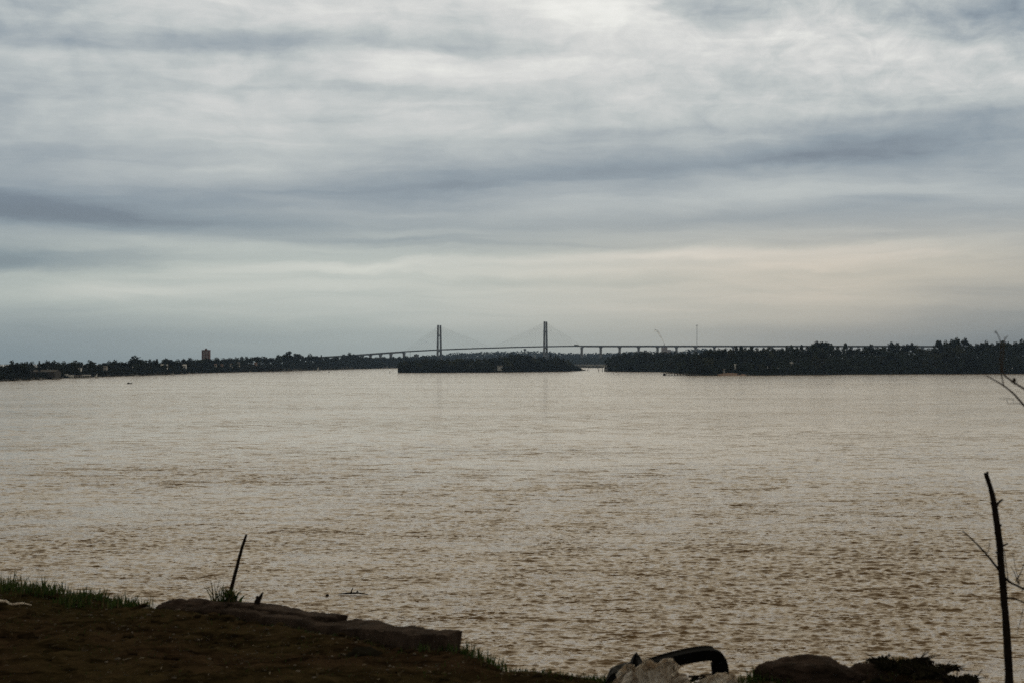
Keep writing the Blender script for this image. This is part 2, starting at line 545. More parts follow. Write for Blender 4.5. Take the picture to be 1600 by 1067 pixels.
    n3 = nt.noise(nt.vmath('MULTIPLY', P0, (34.0, 54.0, 1)), 1.0, 9, 0.63, 0.5)
    hi = nt.maprange(el, e_of(430), e_of(150), 0, 1)
    lowamt = nt.maprange(el, 0.0, e_of(460), 0.03, 0.10)
    L = nt.math('ADD', bs, total)
    L = nt.math('MULTIPLY_ADD', nt.math('SUBTRACT', n1, 0.5), nt.math('MULTIPLY', lowamt, 1.6), L)
    L = nt.math('MULTIPLY_ADD', nt.math('SUBTRACT', n2, 0.5), nt.math('MULTIPLY', hi, 0.32), L)
    puff = nt.math('MULTIPLY', nt.maprange(az, -0.02, 0.22, 0.42, 1.0), nt.maprange(el, e_of(330), e_of(60), 0, 1))
    L = nt.math('MULTIPLY_ADD', nt.math('SUBTRACT', n3, 0.5), nt.math('MULTIPLY', puff, 0.36), L)
    col = nt.ramp(L, [(0.0, lin((60, 70, 85))), (0.50, lin((115, 129, 143))), (0.58, lin((137, 151, 162))), (0.66, lin((160, 170, 176))),
                      (0.74, lin((185, 192, 193))), (0.82, lin((209, 211, 210))), (0.90, lin((230, 231, 227))), (1.0, lin((246, 246, 242)))])
    # low sky: greenish grey to the left, warm to the right
    low = nt.maprange(el, e_of(300), e_of(440), 0, 1)
    warm = nt.maprange(az, -0.12, 0.24, 0, 1)
    tint = nt.mix(warm, (0.985, 1.01, 0.95), (1.13, 0.985, 0.84))
    tint = nt.mix(low, (1.0, 1.0, 1.0), tint)
    col = nt.mix(1.0, col, tint, 'MULTIPLY')
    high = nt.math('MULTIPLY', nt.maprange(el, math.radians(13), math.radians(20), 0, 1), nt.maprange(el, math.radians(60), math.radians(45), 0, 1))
    col = nt.mix(1.0, col, nt.mix(high, (1, 1, 1), (1.22, 1.06, 0.80)), 'MULTIPLY')  # cream tint added to unseen sky above the view, for water reflections
    # unseen sky overhead and behind the viewer dimmed to darken bank and trees
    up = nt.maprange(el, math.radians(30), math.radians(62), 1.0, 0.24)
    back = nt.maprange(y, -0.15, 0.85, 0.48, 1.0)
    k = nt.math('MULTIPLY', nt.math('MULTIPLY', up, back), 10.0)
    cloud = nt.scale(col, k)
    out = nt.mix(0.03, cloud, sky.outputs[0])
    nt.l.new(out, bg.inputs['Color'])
    w.cycles.sampling_method = 'MANUAL'
    w.cycles.sample_map_resolution = 512


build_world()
sun_d = bpy.data.lights.new('sun', 'SUN')
sun_d.energy = 0.37; sun_d.angle = math.radians(74); sun_d.color = (1.0, 0.86, 0.62)
sun = bpy.data.objects.new('sun', sun_d); C.objects.link(sun)
sdir = Vector((math.sin(SUN_AZ) * math.cos(SUN_EL), math.cos(SUN_AZ) * math.cos(SUN_EL), math.sin(SUN_EL)))
sun.rotation_euler = (-sdir).to_track_quat('-Z', 'Y').to_euler()
sun.location = sdir * 100

# ------------------------------------------------------------------ river
def build_water():
    # rows by distance, columns by bearing: fine near the bank, coarse far away
    d = 40.0; rows = [20.0, 30.0]
    while d < 9200:
        rows.append(d)
        d += max(0.10, (0.16 if d < 450 else 0.30) * d * d / (1600 * H)) if d < 900 else d * 0.06
    rows = np.array(rows + [9200.0])
    dense = np.radians(np.arange(-21, 21.01, 0.05))
    side = np.radians(np.concatenate([np.arange(24, 60, 3), np.arange(60, 88, 4)]))
    cols = np.concatenate([-side[::-1], dense, side])
    R, A = np.meshgrid(rows, cols, indexing='ij')
    # rows are straight in y so the fan keeps its depth
    X = R * np.tan(np.clip(A, -1.5, 1.5)); Y = R.copy()
    drow = np.gradient(rows)[:, None] * np.ones_like(A)
    dcol = np.gradient(np.tan(np.clip(A, -1.5, 1.5)), axis=1) * R
    sp = np.maximum(drow, dcol)
    Z = np.zeros_like(X); DX = np.zeros_like(X); DY = np.zeros_like(X); kept = np.zeros_like(X); tot = 0.0
    n = 84
    lam = np.exp(rng.uniform(math.log(0.22), math.log(3.0), n))
    # patches of rougher and smoother water
    patch = 1 + 0.3 * np.sin(X / 23 + Y / 31 + 1.3) * np.sin(Y / 17 - X / 41) + 0.25 * np.sin(X / 9.1 - Y / 12.7 + np.sin(Y / 7)) + 0.25 * np.sin(X / 3.1 + Y / 4.3 + 2 * np.sin(X / 11)) * np.sin(X / 4.7 - Y / 2.9)
    for i in range(n):
        th = math.radians(-96 + rng.normal(0, 25))
        k = 2 * math.pi / lam[i]
        w = math.exp(-(math.log(lam[i] / 0.40) / 0.95) ** 2)
        ak = 0.044 * math.sqrt(w)
        ph = rng.uniform(0, 6.283)
        fade = np.clip((lam[i] / sp - 1.7) / 2.0, 0, 1)
        kx, ky = k * math.cos(th), k * math.sin(th)
        arg = kx * X + ky * Y + ph + 0.5 * np.sin(0.07 * X + i) + 0.5 * np.sin(0.09 * Y + 2 * i)
        a = ak / k * fade * patch
        Z += a * np.sin(arg)
        DX += a * math.cos(th) * np.cos(arg); DY += a * math.sin(th) * np.cos(arg)
        kept += ak * ak * fade * fade; tot += ak * ak
    X2 = X + 0.9 * DX; Y2 = Y + 0.9 * DY
    V = np.stack([X2, Y2, Z], -1).reshape(-1, 3)
    nr, nc = R.shape
    idx = np.arange(nr * nc).reshape(nr, nc)
    Q = np.stack([idx[:-1, :-1], idx[:-1, 1:], idx[1:, 1:], idx[1:, :-1]], -1).reshape(-1, 4)
    me = np_mesh('river', V, Q, True)
    chop = np.sqrt(np.clip(1 - kept / tot, 0, 1)).ravel().astype(np.float32)
    a = me.attributes.new('chop', 'FLOAT', 'POINT'); a.data.foreach_set('value', chop)
    foam = np.zeros_like(X)
    for (px, py, sx, sy) in ((66, 775, 34, 4.0), (98, 828, 8, 1.2), (30, 800, 22, 1.5), (1245, 985, 60, 5), (520, 712, 70, 2.0), (800, 640, 260, 2.0), (600, 955, 30, 3), (1480, 875, 30, 2.0)):
        Yc = shore_y(py); Xc = (px - 800) / F * Yc
        syw = sy * Yc * Yc / (F * H); sxw = sx * Yc / F
        w = 1.0 if py == 775 else (0.8 if py == 828 else 0.28)
        foam = np.maximum(foam, w * np.clip(1.6 * np.exp(-((X - Xc) / sxw) ** 2 - ((Y - Yc) / syw) ** 2), 0, 1))
    a = me.attributes.new('foam', 'FLOAT', 'POINT'); a.data.foreach_set('value', foam.ravel().astype(np.float32))
    o = obj('river_water', me, M['water'])
    tag(o, kind='structure')


build_water()

# ------------------------------------------------------------------ far land: sheets from the waterline inland


def land(name, shore, depth, hgt, mat, rise=40.0, nrow=10, seed=1):
    """shore: list of world (x, y); land rises behind it"""
    pts = smoothpath([(x, y, 0) for x, y in shore], 6)
    n = len(pts)
    V = []; Q = []
    for j in range(nrow + 1):
        t = j / nrow
        off = depth * t ** 1.7
        for i, p in enumerate(pts):
            r = (p.x ** 2 + p.y ** 2) ** 0.5
            ux, uy = p.x / r, p.y / r
            h = (hgt(p.x, p.y) if callable(hgt) else hgt) * min(1, off / rise) ** 0.6
            h += (mnoise.noise(Vector((p.x * 0.02 + seed, (p.y + off) * 0.02, 0)))) * 0.5 * (1 if j else 0)
            V.append((p.x + ux * off, p.y + uy * off, (-0.4 if j == 0 else h + 0.25)))
    for j in range(nrow):
        for i in range(n - 1):
            a = j * n + i
            Q.append((a, a + 1, a + n + 1, a + n))
    o = obj(name, np_mesh(name, V, Q, True), mat)
    tag(o, kind='structure')
    return o


def shore_pts(pl):
    out = []
    for px, py in pl:
        Y = shore_y(py)
        out.append(((px - 800) / F * Y, Y))
    return out


LEFT = [(-700, 640), (-300, 611), (0, 595.5), (65, 592.7), (105, 590.5), (150, 588.8), (200, 587.2), (260, 585.4), (300, 583.2), (380, 581.0), (430, 580.2), (480, 578.6), (540, 576.8), (600, 575.2), (650, 574.0), (690, 572.8)]
ISL = [(622, 582.3), (660, 582.2), (700, 582.0), (760, 581.7), (800, 581.4), (850, 580.8), (890, 580.0), (915, 578.9)]
RIGHT = [(944, 580.0), (960, 580.4), (1000, 580.6), (1040, 581.0), (1060, 583.0), (1078, 586.2), (1110, 586.4), (1160, 586.4), (1250, 585.8), (1330, 584.8), (1400, 584.4), (1500, 584.0), (1600, 583.8), (1750, 583.6), (2100, 583.2)]


def pl_y(pl, px):
    return float(np.interp(px, [p[0] for p in pl], [p[1] for p in pl]))


def bluff(x, y):
    return 2.0 + 7.0 * min(1, max(0, (y - 900) / 1800))


land('left_bank_terrain', shore_pts(LEFT), 900, bluff, M['soil'], 70, seed=1)
land('island_ground', shore_pts(ISL), 160, 0.8, M['soil'], 30, seed=2)
land('right_bank_terrain', shore_pts(RIGHT), 1200, 1.3, M['soil'], 30, seed=3)
# low spit and pale bank across the side channel, hills behind the bridge
land('mud_flat', [((px - 800) / F * 4300, 4300 + dy) for px, dy in ((860, 90), (900, 40), (930, 20), (970, 0), (1010, 30))], 120, 6.0, M['mudbank'], 30, seed=4)
land('spit_ground', [((px - 800) / F * 3600, 3600 + dy) for px, dy in ((868, 0), (890, 10), (915, 0), (932, 20), (946, 60))], 30, 1.6, M['soil'], 12, seed=9)
land('far_hills_terrain', [((px - 800) / F * 5600, 5600) for px in range(560, 1240, 40)], 2600, 30, M['soil'], 700, seed=5)
land('far_right_terrain', [((px - 800) / F * 5000, 5000) for px in range(1100, 2100, 60)], 2500, 6, M['soil'], 400, seed=6)


# ------------------------------------------------------------------ trees
def leaf_cloud(lobes, n, size, seed, flatz=1.0, squash=1.0):
    """leaf-clump quads spread through lobes; lobes = [(cx,cy,cz,rx,ry,rz)]"""
    r = np.random.default_rng(seed)
    lob = np.array(lobes)
    vol = (lob[:, 3] * lob[:, 4] * lob[:, 5]) ** 0.75
    pick = r.choice(len(lob), n, p=vol / vol.sum())
    u = r.normal(size=(n, 3)); u /= np.linalg.norm(u, axis=1)[:, None]
    rad = r.uniform(0.25, 1.0, n) ** 0.45
    rad *= 1 + 0.16 * r.normal(size=n)
    c = lob[pick, :3] + u * rad[:, None] * lob[pick, 3:6]
    a = r.normal(size=(n, 3)); a /= np.linalg.norm(a, axis=1)[:, None]
    b = np.cross(a, r.normal(size=(n, 3))); b /= np.linalg.norm(b, axis=1)[:, None]
    s = size * 1.3 * r.uniform(0.5, 1.35, n)
    a = a * s[:, None]; b = b * (s * r.uniform(0.5, 0.9, n))[:, None]
    a[:, 2] *= flatz; b[:, 2] *= flatz
    V = np.stack([c - a - b * .5, c + a * .2 - b, c + a + b * .4, c - a * .3 + b], 1).reshape(-1, 3)
    Q = np.arange(4 * n).reshape(n, 4)
    return V, Q


def tree_proto(kind, seed):
    """unit height tree; returns (crown mesh, trunk mesh)"""
    r = random.Random(seed)
    lobes = []
    mb = MB()
    if kind == 'broadleaf':
        mb.tube([(0, 0, -.02), (.01, 0, .25), (-.01, .01, .55), (0, 0, .8)], [.035, .027, .018, .006], 6)
        for k in range(9):
            a = r.uniform(0, 6.28); q = r.uniform(.12, .30); zc = r.uniform(.42, .78)
            rr = r.uniform(.13, .20)
            lobes.append((q * math.cos(a), q * math.sin(a), zc, rr, rr, rr * r.uniform(.7, .95)))
            mb.tube([(0, 0, zc * .5), (q * .6 * math.cos(a), q * .6 * math.sin(a), zc * .85), (q * math.cos(a), q * math.sin(a), zc)], [.016, .011, .005], 5)
        lobes.append((0, 0, .82, .17, .17, .15)); lobes.append((.05, 0, .55, .26, .26, .22))
        n, sz = 950, .034
    elif kind == 'round':
        mb.tube([(0, 0, -.02), (-.01, 0, .3), (0, 0, .7)], [.04, .03, .01], 6)
        for k in range(10):
            a = r.uniform(0, 6.28); q = r.uniform(.08, .27); zc = r.uniform(.3, .8)
            rr = r.uniform(.15, .22)
            lobes.append((q * math.cos(a), q * math.sin(a), zc, rr, rr, rr))
            mb.tube([(0, 0, zc * .5), (q * math.cos(a), q * math.sin(a), zc)], [.015, .005], 5)
        n, sz = 1000, .036
    elif kind == 'eucalyptus':
        mb.tube([(0, 0, -.02), (.015, 0, .3), (-.01, .01, .6), (.02, 0, .95)], [.024, .018, .012, .004], 6)
        for k in range(8):
            a = r.uniform(0, 6.28); q = r.uniform(.03, .17); zc = r.uniform(.45, .9)
            rr = r.uniform(.07, .13)
            lobes.append((q * math.cos(a), q * math.sin(a), zc, rr, rr, rr * .9))
            mb.tube([(0, 0, zc - .15), (q * math.cos(a), q * math.sin(a), zc)], [.010, .004], 5)
        lobes.append((0, 0, .9, .08, .08, .10))
        n, sz = 700, .026
    elif kind == 'cypress':
        mb.tube([(0, 0, -.02), (0, 0, .9)], [.025, .004], 6)
        for k in range(9):
            zc = .12 + .09 * k
            rr = .085 * (1 - (k / 10.5) ** 2) + .012
            lobes.append((r.uniform(-.01, .01), r.uniform(-.01, .01), zc, rr, rr, .085))
        n, sz = 700, .022
    elif kind == 'willow':
        for k in range(4):
            a = r.uniform(0, 6.28)
            mb.tube([(0, 0, -.03), (.08 * math.cos(a), .08 * math.sin(a), .3), (.2 * math.cos(a), .2 * math.sin(a), .68)], [.022, .016, .005], 5)
        for k in range(12):
            a = r.uniform(0, 6.28); q = r.uniform(.1, .40); zc = r.uniform(.22, .82) * (1 - .35 * (q / .4) ** 2)
            rr = r.uniform(.12, .19)
            lobes.append((q * math.cos(a), q * math.sin(a), zc, rr, rr, rr * .9))
        lobes.append((0, 0, .8, .18, .18, .16))
        n, sz = 1100, .034
    elif kind == 'spiky':
        for k in range(5):
            a = r.uniform(0, 6.28); q = r.uniform(.02, .14)
            tx, ty = q * 1.6 * math.cos(a), q * 1.6 * math.sin(a)
            tz = r.uniform(.75, 1.0)
            mb.tube([(0, 0, -.02), (q * math.cos(a) * .5, q * math.sin(a) * .5, .4), (tx, ty, tz)], [.016, .010, .003], 5)
            for j in range(6):
                t = .3 + .7 * j / 5
                lobes.append((tx * t, ty * t, tz * t, .045, .045, .07))
        n, sz = 600, .024
    V, Q = leaf_cloud(lobes, n, sz, seed)
    top = np.percentile(V[:, 2], 99.6); V[:, 2] /= top
    return np_mesh(kind + '_crown', V, Q), mb.mesh(kind + '_trunk', True)


PROTO = {}
for kd, cnt in (('broadleaf', 4), ('round', 3), ('eucalyptus', 3), ('cypress', 1), ('willow', 4), ('spiky', 2)):
    for c in range(cnt):
        PROTO[(kd, c)] = tree_proto(kd, 100 + 17 * c + len(kd))
NAMES = {'broadleaf': 'broadleaf_tree', 'round': 'round_tree', 'eucalyptus': 'eucalyptus_tree', 'cypress': 'cypress_tree', 'willow': 'willow_tree', 'spiky': 'poplar_tree'}
crown_cache = {}
WIDEN = {'broadleaf': 1.6, 'round': 1.6, 'willow': 1.6, 'eucalyptus': 1.5, 'spiky': 1.2}


def plant(kind, px, py_top, Y, ground, wscale, mat, label, group):
    top = H + (HY - py_top) / F * Y
    h = max(2.5, top - ground)
    c = random.randrange(len([k for k in PROTO if k[0] == kind]))
    cm, tm = PROTO[(kind, c)]
    key = (kind, c, mat)
    if key not in crown_cache:
        m2 = cm.copy(); m2.materials.clear(); m2.materials.append(M[mat]); crown_cache[key] = m2
    if not tm.materials: tm.materials.append(M['bark'])
    t = thing(NAMES[kind], ((px - 800) / F * Y, Y, ground - 0.15), label, 'tree', group, random.uniform(0, 6.28))
    wscale *= WIDEN.get(kind, 1.0)
    c_ = min(1.0, {'cypress': 9, 'eucalyptus': 2.2, 'spiky': 4}.get(kind, 1.15) * wscale / h)
    o = bpy.data.objects.new('crown', crown_cache[key]); C.objects.link(o); o.parent = t
    o.scale = (wscale, wscale, h * c_); o.location = (0, 0, h * (1 - c_))
    o = bpy.data.objects.new('trunk', tm); C.objects.link(o); o.parent = t
    o.scale = (min(wscale, h * .7), min(wscale, h * .7), h * (1 - .25 * c_))
    return t


def undergrowth(name, spans, n, size, mat, label):
    """low thicket along a shore; spans(px) -> (Y front, depth, ground z, py of top)"""
    r = np.random.default_rng(len(name))
    V = []
    for i in range(n):
        px, Y, zlo, zhi = spans(r)
        u = r.uniform(0, 1) ** 0.8
        z = zlo + (zhi - zlo) * u
        c = np.array([(px - 800) / F * Y, Y, z])
        a = r.normal(size=3); a /= np.linalg.norm(a); b = np.cross(a, r.normal(size=3)); b /= np.linalg.norm(b)
        s = size(Y) * r.uniform(.5, 1.3)
        a *= s; b *= s * .7
        V += [c - a - b * .5, c + a * .2 - b, c + a + b * .4, c - a * .3 + b]
    V = np.array(V); Q = np.arange(len(V)).reshape(-1, 4)
    o = obj(name, np_mesh(name, V, Q), mat)
    tag(o, label, 'undergrowth', kind='stuff')
    return o


# windows in the foliage through which houses show: px0, px1, py0, py1, depth of the house
GAPS = []


def covered(px, w, top, Y):
    for (a, b, c, d, hy) in GAPS:
        if Y < hy and px + w > a and px - w < b and top < d - 0.5:
            return True
    return False


# ------------------------------------------------------------------ houses and other far buildings
def house(px, py_base, Y, wpx, hpx, label, wall='white', roof='roof_tile', rfrac=0.4, group=None, storeys=1, name='house'):
    """gabled house; base at photo (px, py_base), wpx wide and hpx tall in photo pixels"""
    s = Y / F
    w = wpx * s; h = hpx * s; d = max(4.0, w * 0.8)
    p = at(px, py_base, Y)
    t = thing(name, p, label, 'house', group)
    hw = h * (1 - rfrac)
    mb = MB().box(-w / 2, w / 2, 0, d, -3.0, hw)
    mb.poly([(-w / 2, 0, hw), (-w / 2, d, hw), (-w / 2, d / 2, h - .1)]); mb.poly([(w / 2, 0, hw), (w / 2, d / 2, h - .1), (w / 2, d, hw)])
    mb.build('wall', M[wall], t)
    o = .3
    rb = MB()
    e = hw - o * (h - hw) / (d / 2)
    for yy, y2 in ((-o, d / 2), (d + o, d / 2)):
        rb.hexa([(-w / 2 - o, yy, e), (w / 2 + o, yy, e), (-w / 2 - o, y2, h), (w / 2 + o, y2, h),
                 (-w / 2 - o, yy, e + .18), (w / 2 + o, yy, e + .18), (-w / 2 - o, y2, h + .18), (w / 2 + o, y2, h + .18)])
    rb.build('roof', M[roof], t)
    nw = max(2, int(w / 2.6))
    for s_ in range(storeys):
        for k in range(nw):
            xc = -w / 2 + w * (k + .5) / nw
            zc = hw * (s_ + .55) / storeys
            nm = 'door' if (k == nw // 2 and s_ == 0) else 'window'
            z0 = 0.02 if nm == 'door' else zc - min(.6, hw * .2)
            MB().box(xc - .5, xc + .5, -.04, .05, z0, zc + min(.6, hw * .2)).build(nm, M['glass'], t)
    GAPS.append((px - wpx / 2 + 1, px + wpx / 2 - 1, py_base - hpx, py_base - hpx * .15, Y))
    return t


def lshore(px): return shore_y(pl_y(LEFT, px))
def rshore(px): return shore_y(pl_y(RIGHT, px))


HOUSES = [
    (124.5, 576.3, 3.2, 2.0, 'tiny white hut glimpsed in the trees above the white boathouse', 'white', 'roof_grey'),
    (164, 573.8, 5.0, 2.2, 'low white villa in a tree gap uphill of the small dinghy sail', 'cream', 'roof_grey'),
    (256, 572.6, 9.5, 3.6, 'long white house on the wooded slope beyond the skiff', 'white', 'white'),
    (287.5, 573.6, 6.0, 4.4, 'white flat house on the slope just before the brick tower', 'white', 'white'),
    (336.5, 571.0, 3.0, 2.6, 'small white house just past the foot of the brick tower', 'cream', 'roof_tile'),
    (346.5, 571.4, 3.2, 2.4, 'small pinkish house between two white ones past the brick tower', 'pink', 'roof_tile'),
    (361, 571.6, 3.4, 3.6, 'tall white house on the wooded bank past the brick tower', 'white', 'roof_grey'),
    (372.5, 572.3, 3.0, 2.2, 'small white house downhill of another in the bank trees', 'white', 'roof_grey'),
    (372.5, 567.4, 2.6, 1.8, 'small white house peeping out above another in the bank trees', 'cream', 'roof_grey'),
    (399, 568.6, 4.2, 2.4, 'pink house above the brown reed slope', 'pink', 'roof_tile'),
    (458, 569.6, 2.6, 2.2, 'grey house below the tallest bank tree', 'cream', 'roof_grey'),
    (602.5, 574.0, 5.0, 2.6, 'white waterside house under the bridge viaduct with a broad front', 'white', 'roof_grey'),
    (608.5, 573.8, 2.6, 3.0, 'narrow white house standing beside the broad waterside house', 'white', 'roof_grey'),
    (616, 573.4, 2.0, 3.2, 'slim pale house at the water just before the island tip', 'cream', 'roof_grey'),
]
for (px, py, w, h, lab, wl, rf) in HOUSES:
    house(px, py, lshore(px) + (32 if px < 590 else 18), w, h, lab, wl, rf, 0.38)
# long low shed with a brown grey roof
house(65, 583.0, lshore(65) + 30, 42, 5.4, 'long low shed with a brown grey roof close to the water', 'old_roof', 'old_roof', 0.62, name='shed')
# island hut and huts on the far shore with the jetty
house(780.5, 576.0, shore_y(581.5) + 12, 9.0, 5.0, 'white hut with a long roof in a clearing on the island', 'white', 'roof_grey', 0.25, name='hut')
house(773.5, 576.6, shore_y(581.5) + 8, 3.0, 4.0, 'narrow white shelter beside the island hut', 'cream', 'roof_grey', 0.3, name='shelter')
house(1149, 571.4, rshore(1149) + 40, 2.2, 2.2, 'tiny white hut among dark trees above the red sand beach', 'white', 'white', 0.35, name='hut')
house(1131.5, 578.6, rshore(1131) + 20, 2.6, 2.2, 'low pale hut just behind the red sand beach', 'cream', 'roof_grey', 0.35, name='hut')
house(1237, 567.4, rshore(1237) + 40, 5.0, 1.6, 'white roofed shelter high in the dark wood past the cypress', 'white', 'white', 0.6, name='shelter')


def boathouse():
    Y = lshore(112) - 4
    s = Y / F
    t = thing('boathouse', at(103, 589.8, Y), 'white waterside boathouse with a small tower and long canopy on posts', 'boathouse')
    mb = MB().box(-.8, .9, 0, 2.5, -1.5, 2.6)
    mb.build('tower', M['white'], t)
    MB().box(-1.0, 1.1, -.2, 2.7, 2.6, 2.8).build('tower_roof', M['white'], t)
    MB().box(-.3, .3, -.04, .05, 1.2, 2.0).build('window', M['glass'], t)
    MB().box(1.2, 5.4, .3, 2.5, .4, 2.1).build('wall', M['white'], t)
    MB().box(1.0, 5.6, .1, 2.7, 2.1, 2.28).build('roof', M['white'], t)
    MB().box(5.6, 12.2, .4, .6, 1.5, 1.95).build('railing', M['paleband'], t)
    MB().box(12.2, 18.6, 0, 3, 1.75, 2.35).build('canopy', M['white'], t)
    for k in range(8):
        x = 5.8 + k * 1.75
        MB().box(x - .09, x + .09, .2, .38, -1.5, 1.74).build('post', M['white'], t)
    MB().box(-1.0, 18.6, 0.0, 3, -.35, .05).build('deck', M['timber'], t)
    GAPS.append((101, 140, 583, 588, Y + 3))


boathouse()


def tower_block():
    Y = 2500
    t = thing('apartment_tower', at(321, 562, Y), 'brick apartment tower rising above the wooded bank with a rooftop box', 'building')
    w, h, d = 11.8, 15.2, 11
    MB().box(-w / 2, w / 2, 0, d, -14, h).build('wall', M['brick'], t)
    for x0 in (-3.6, 1.2):
        MB().box(x0, x0 + 2.2, -.06, .05, -12, h - .8).build('facade_strip', M['paleband'], t)
    for f in range(7):
        z = h - 2.4 - f * 2.8
        for xc in (-4.8, -2.5, -.2, 2.3, 4.7):
            MB().box(xc - .5, xc + .5, -.1, .04, z, z + 1.3).build('window', M['glass'], t)
    MB().box(-w / 2 - .15, w / 2 + .15, -.15, d + .15, h, h + .45).build('parapet', M['brick'], t)
    MB().box(-1.6, 1.6, 3, 7, h + .45, h + 2.2).build('rooftop_box', M['brick'], t)
    MB().box(-.6, .6, 4, 6, h + 2.2, h + 3.0).build('water_tank', M['dark'], t)


tower_block()


def block(name, px, pyb, pyt, wpx, Y, mat, label, cat='building', cols=4, rws=3):
    s = Y / F
    t = thing(name, at(px, pyb, Y), label, cat)
    w = wpx * s; h = (pyb - pyt) * s
    MB().box(-w / 2, w / 2, 0, 12, -12, h).build('wall', M[mat], t)
    MB().box(-w / 2 - .3, w / 2 + .3, -.3, 12.3, h, h + .8).build('parapet', M[mat], t)
    MB().box(-w * .18, w * .12, 3, 8, h + .8, h + 3).build('rooftop_box', M['roof_grey'], t)
    for r_ in range(rws):
        MB().box(-w / 2 + 1, w / 2 - 1, -.12, .05, h * (r_ + .3) / rws, h * (r_ + .75) / rws).build('window', M['glass'], t)
    return t


block('office_block', 650.5, 559, 553.8, 7.5, 5450, 'roof_grey', 'flat grey block on the skyline under the bridge, short of the nearer pylon pair')
block('pale_building', 784, 559, 556.0, 3.0, 5700, 'white', 'tiny white building high in the far blue wood under mid span', rws=1)
block('white_warehouse', 834.5, 556.8, 554.8, 4.0, 5700, 'white', 'white warehouse in the far blue wood just before the second pylon', rws=1)
block('pale_cottage', 1072, 555.6, 553.9, 2.4, 5700, 'cream', 'pale cottage in the far blue wood past the factory', rws=1)


def factory():
    Y = 5600; s = Y / F
    t = thing('factory', at(1038, 550, Y), 'pale factory block with a chimney showing under the viaduct deck', 'factory')
    MB().box(-9, 11, 0, 20, -12, 17).build('wall', M['factory'], t)
    MB().box(-9.4, 11.4, -.4, 20.4, 17, 18).build('roof', M['factory'], t)
    MB().box(11.2, 24, 2, 16, -12, 9).build('annex', M['factory'], t)
    for k in range(4):
        MB().box(-7 + k * 4.4, -4.6 + k * 4.4, -.15, .1, 4, 12).build('window', M['paleband'], t)
    MB().tube([(0.5, 9, 16), (0.5, 9, 31)], [1.5, 1.1], 10).build('chimney', M['factory'], t)
    # smoke drifting up and away from the chimney
    m, nt, b = new_mat('smoke')
    tc = nt.n.new('ShaderNodeTexCoord')
    f = nt.maprange(nt.noise(tc.outputs['Object'], 0.15, 4, 0.6), 0.3, 0.7, 0.35, 0.85)
    b.inputs['Base Color'].default_value = (0.93, 0.93, 0.92, 1); b.inputs['Roughness'].default_value = 1
    b.inputs['Specular IOR Level'].default_value = 0
    tr = nt.n.new('ShaderNodeBsdfTranslucent'); tr.inputs['Color'].default_value = (0.95, 0.95, 0.94, 1)
    m1 = nt.n.new('ShaderNodeMixShader'); m1.inputs[0].default_value = 0.85
    nt.l.new(b.outputs[0], m1.inputs[1]); nt.l.new(tr.outputs[0], m1.inputs[2])
    tp = nt.n.new('ShaderNodeBsdfTransparent'); m2 = nt.n.new('ShaderNodeMixShader')
    gb = nt.n.new('ShaderNodeNewGeometry')
    f = nt.math('MULTIPLY', f, nt.math('SUBTRACT', 1.0, gb.outputs['Backfacing']))
    nt.l.new(f, m2.inputs[0]); nt.l.new(tp.outputs[0], m2.inputs[1]); nt.l.new(m1.outputs[0], m2.inputs[2])
    nt.l.new(m2.outputs[0], nt.n['Material Output'].inputs[0])
    p0 = at(1038.3, 536.2, Y + 9)
    pts = [(0, 0, 0), (-4, 0, 7), (-10, 1, 17), (-16, 2, 28), (-21, 3, 37), (-27, 4, 43), (-36, 5, 45)]
    mb = MB(); P = smoothpath(pts, 5)
    R = [0.8 + 3.6 * (i / len(P)) * (0.75 + 0.5 * random.random()) for i in range(len(P))]
    R[-1] = .8
    mb.tube(P, R, 10, 0.18)
    o = mb.build('smoke_plume', m, None, True)
    o.location = p0
    tag(o, 'thin white smoke plume drifting up from the factory chimney', 'smoke')


factory()


def lattice_mast(px, py_top, Y, zb, label, width=2.2, arms=True, group=None):
    zt = H + (HY - py_top) / F * Y
    x = (px - 800) / F * Y
    t = thing('radio_mast', (x, Y, zb), label, 'mast', group)
    h = zt - zb
    mb = MB()
    w0 = width
    for sx, sy in ((1, 1), (-1, 1), (-1, -1), (1, -1)):
        mb.tube([(sx * w0 / 2, sy * w0 / 2, 0), (sx * w0 / 4, sy * w0 / 4, h)], .2, 4)
    n = int(h / 4)
    for i in range(n):
        z0, z1 = h * i / n, h * (i + 1) / n
        r0, r1 = w0 / 2 * (1 - .5 * i / n), w0 / 2 * (1 - .5 * (i + 1) / n)
        for k, ((ax, ay), (bx, by)) in enumerate((((1, 1), (-1, 1)), ((-1, 1), (-1, -1)), ((-1, -1), (1, -1)), ((1, -1), (1, 1)))):
            mb.tube([(ax * r0, ay * r0, z0), (bx * r1, by * r1, z1)], .10, 4, caps=False)
    mb.build('lattice', M['steel'], t)
    if arms:
        MB().box(-3.4, 3.4, -.3, .3, h - 3.2, h - 2.5).build('crossarm', M['steel'], t)
        for sx in (-1, 1):
            MB().box(sx * 3.0 - .35, sx * 3.0 + .35, -.9, -.3, h - 5, h - .5).build('antenna', M['steel'], t)
    return t


lattice_mast(1089, 507.5, 5300, 5, 'tall thin lattice radio mast rising behind the viaduct')
lattice_mast(641, 547.5, 5350, 5, 'short lattice mast on the wooded bank under the bridge side span', 2.0, False)


def water_tower():
    Y = 5750
    p = at(820.2, 553, Y)
    t = thing('water_tower', p, 'dark water tower on the far wooded ridge before the second pylon', 'water tower')
    MB().tube([(0, 0, -8), (0, 0, 12)], [2.2, 1.8], 10).build('shaft', M['roof_grey'], t)
    MB().tube([(0, 0, 12), (0, 0, 13.5), (0, 0, 17.5), (0, 0, 19)], [2.5, 5.2, 5.2, 3.5], 14).build('tank', M['roof_grey'], t)


water_tower()


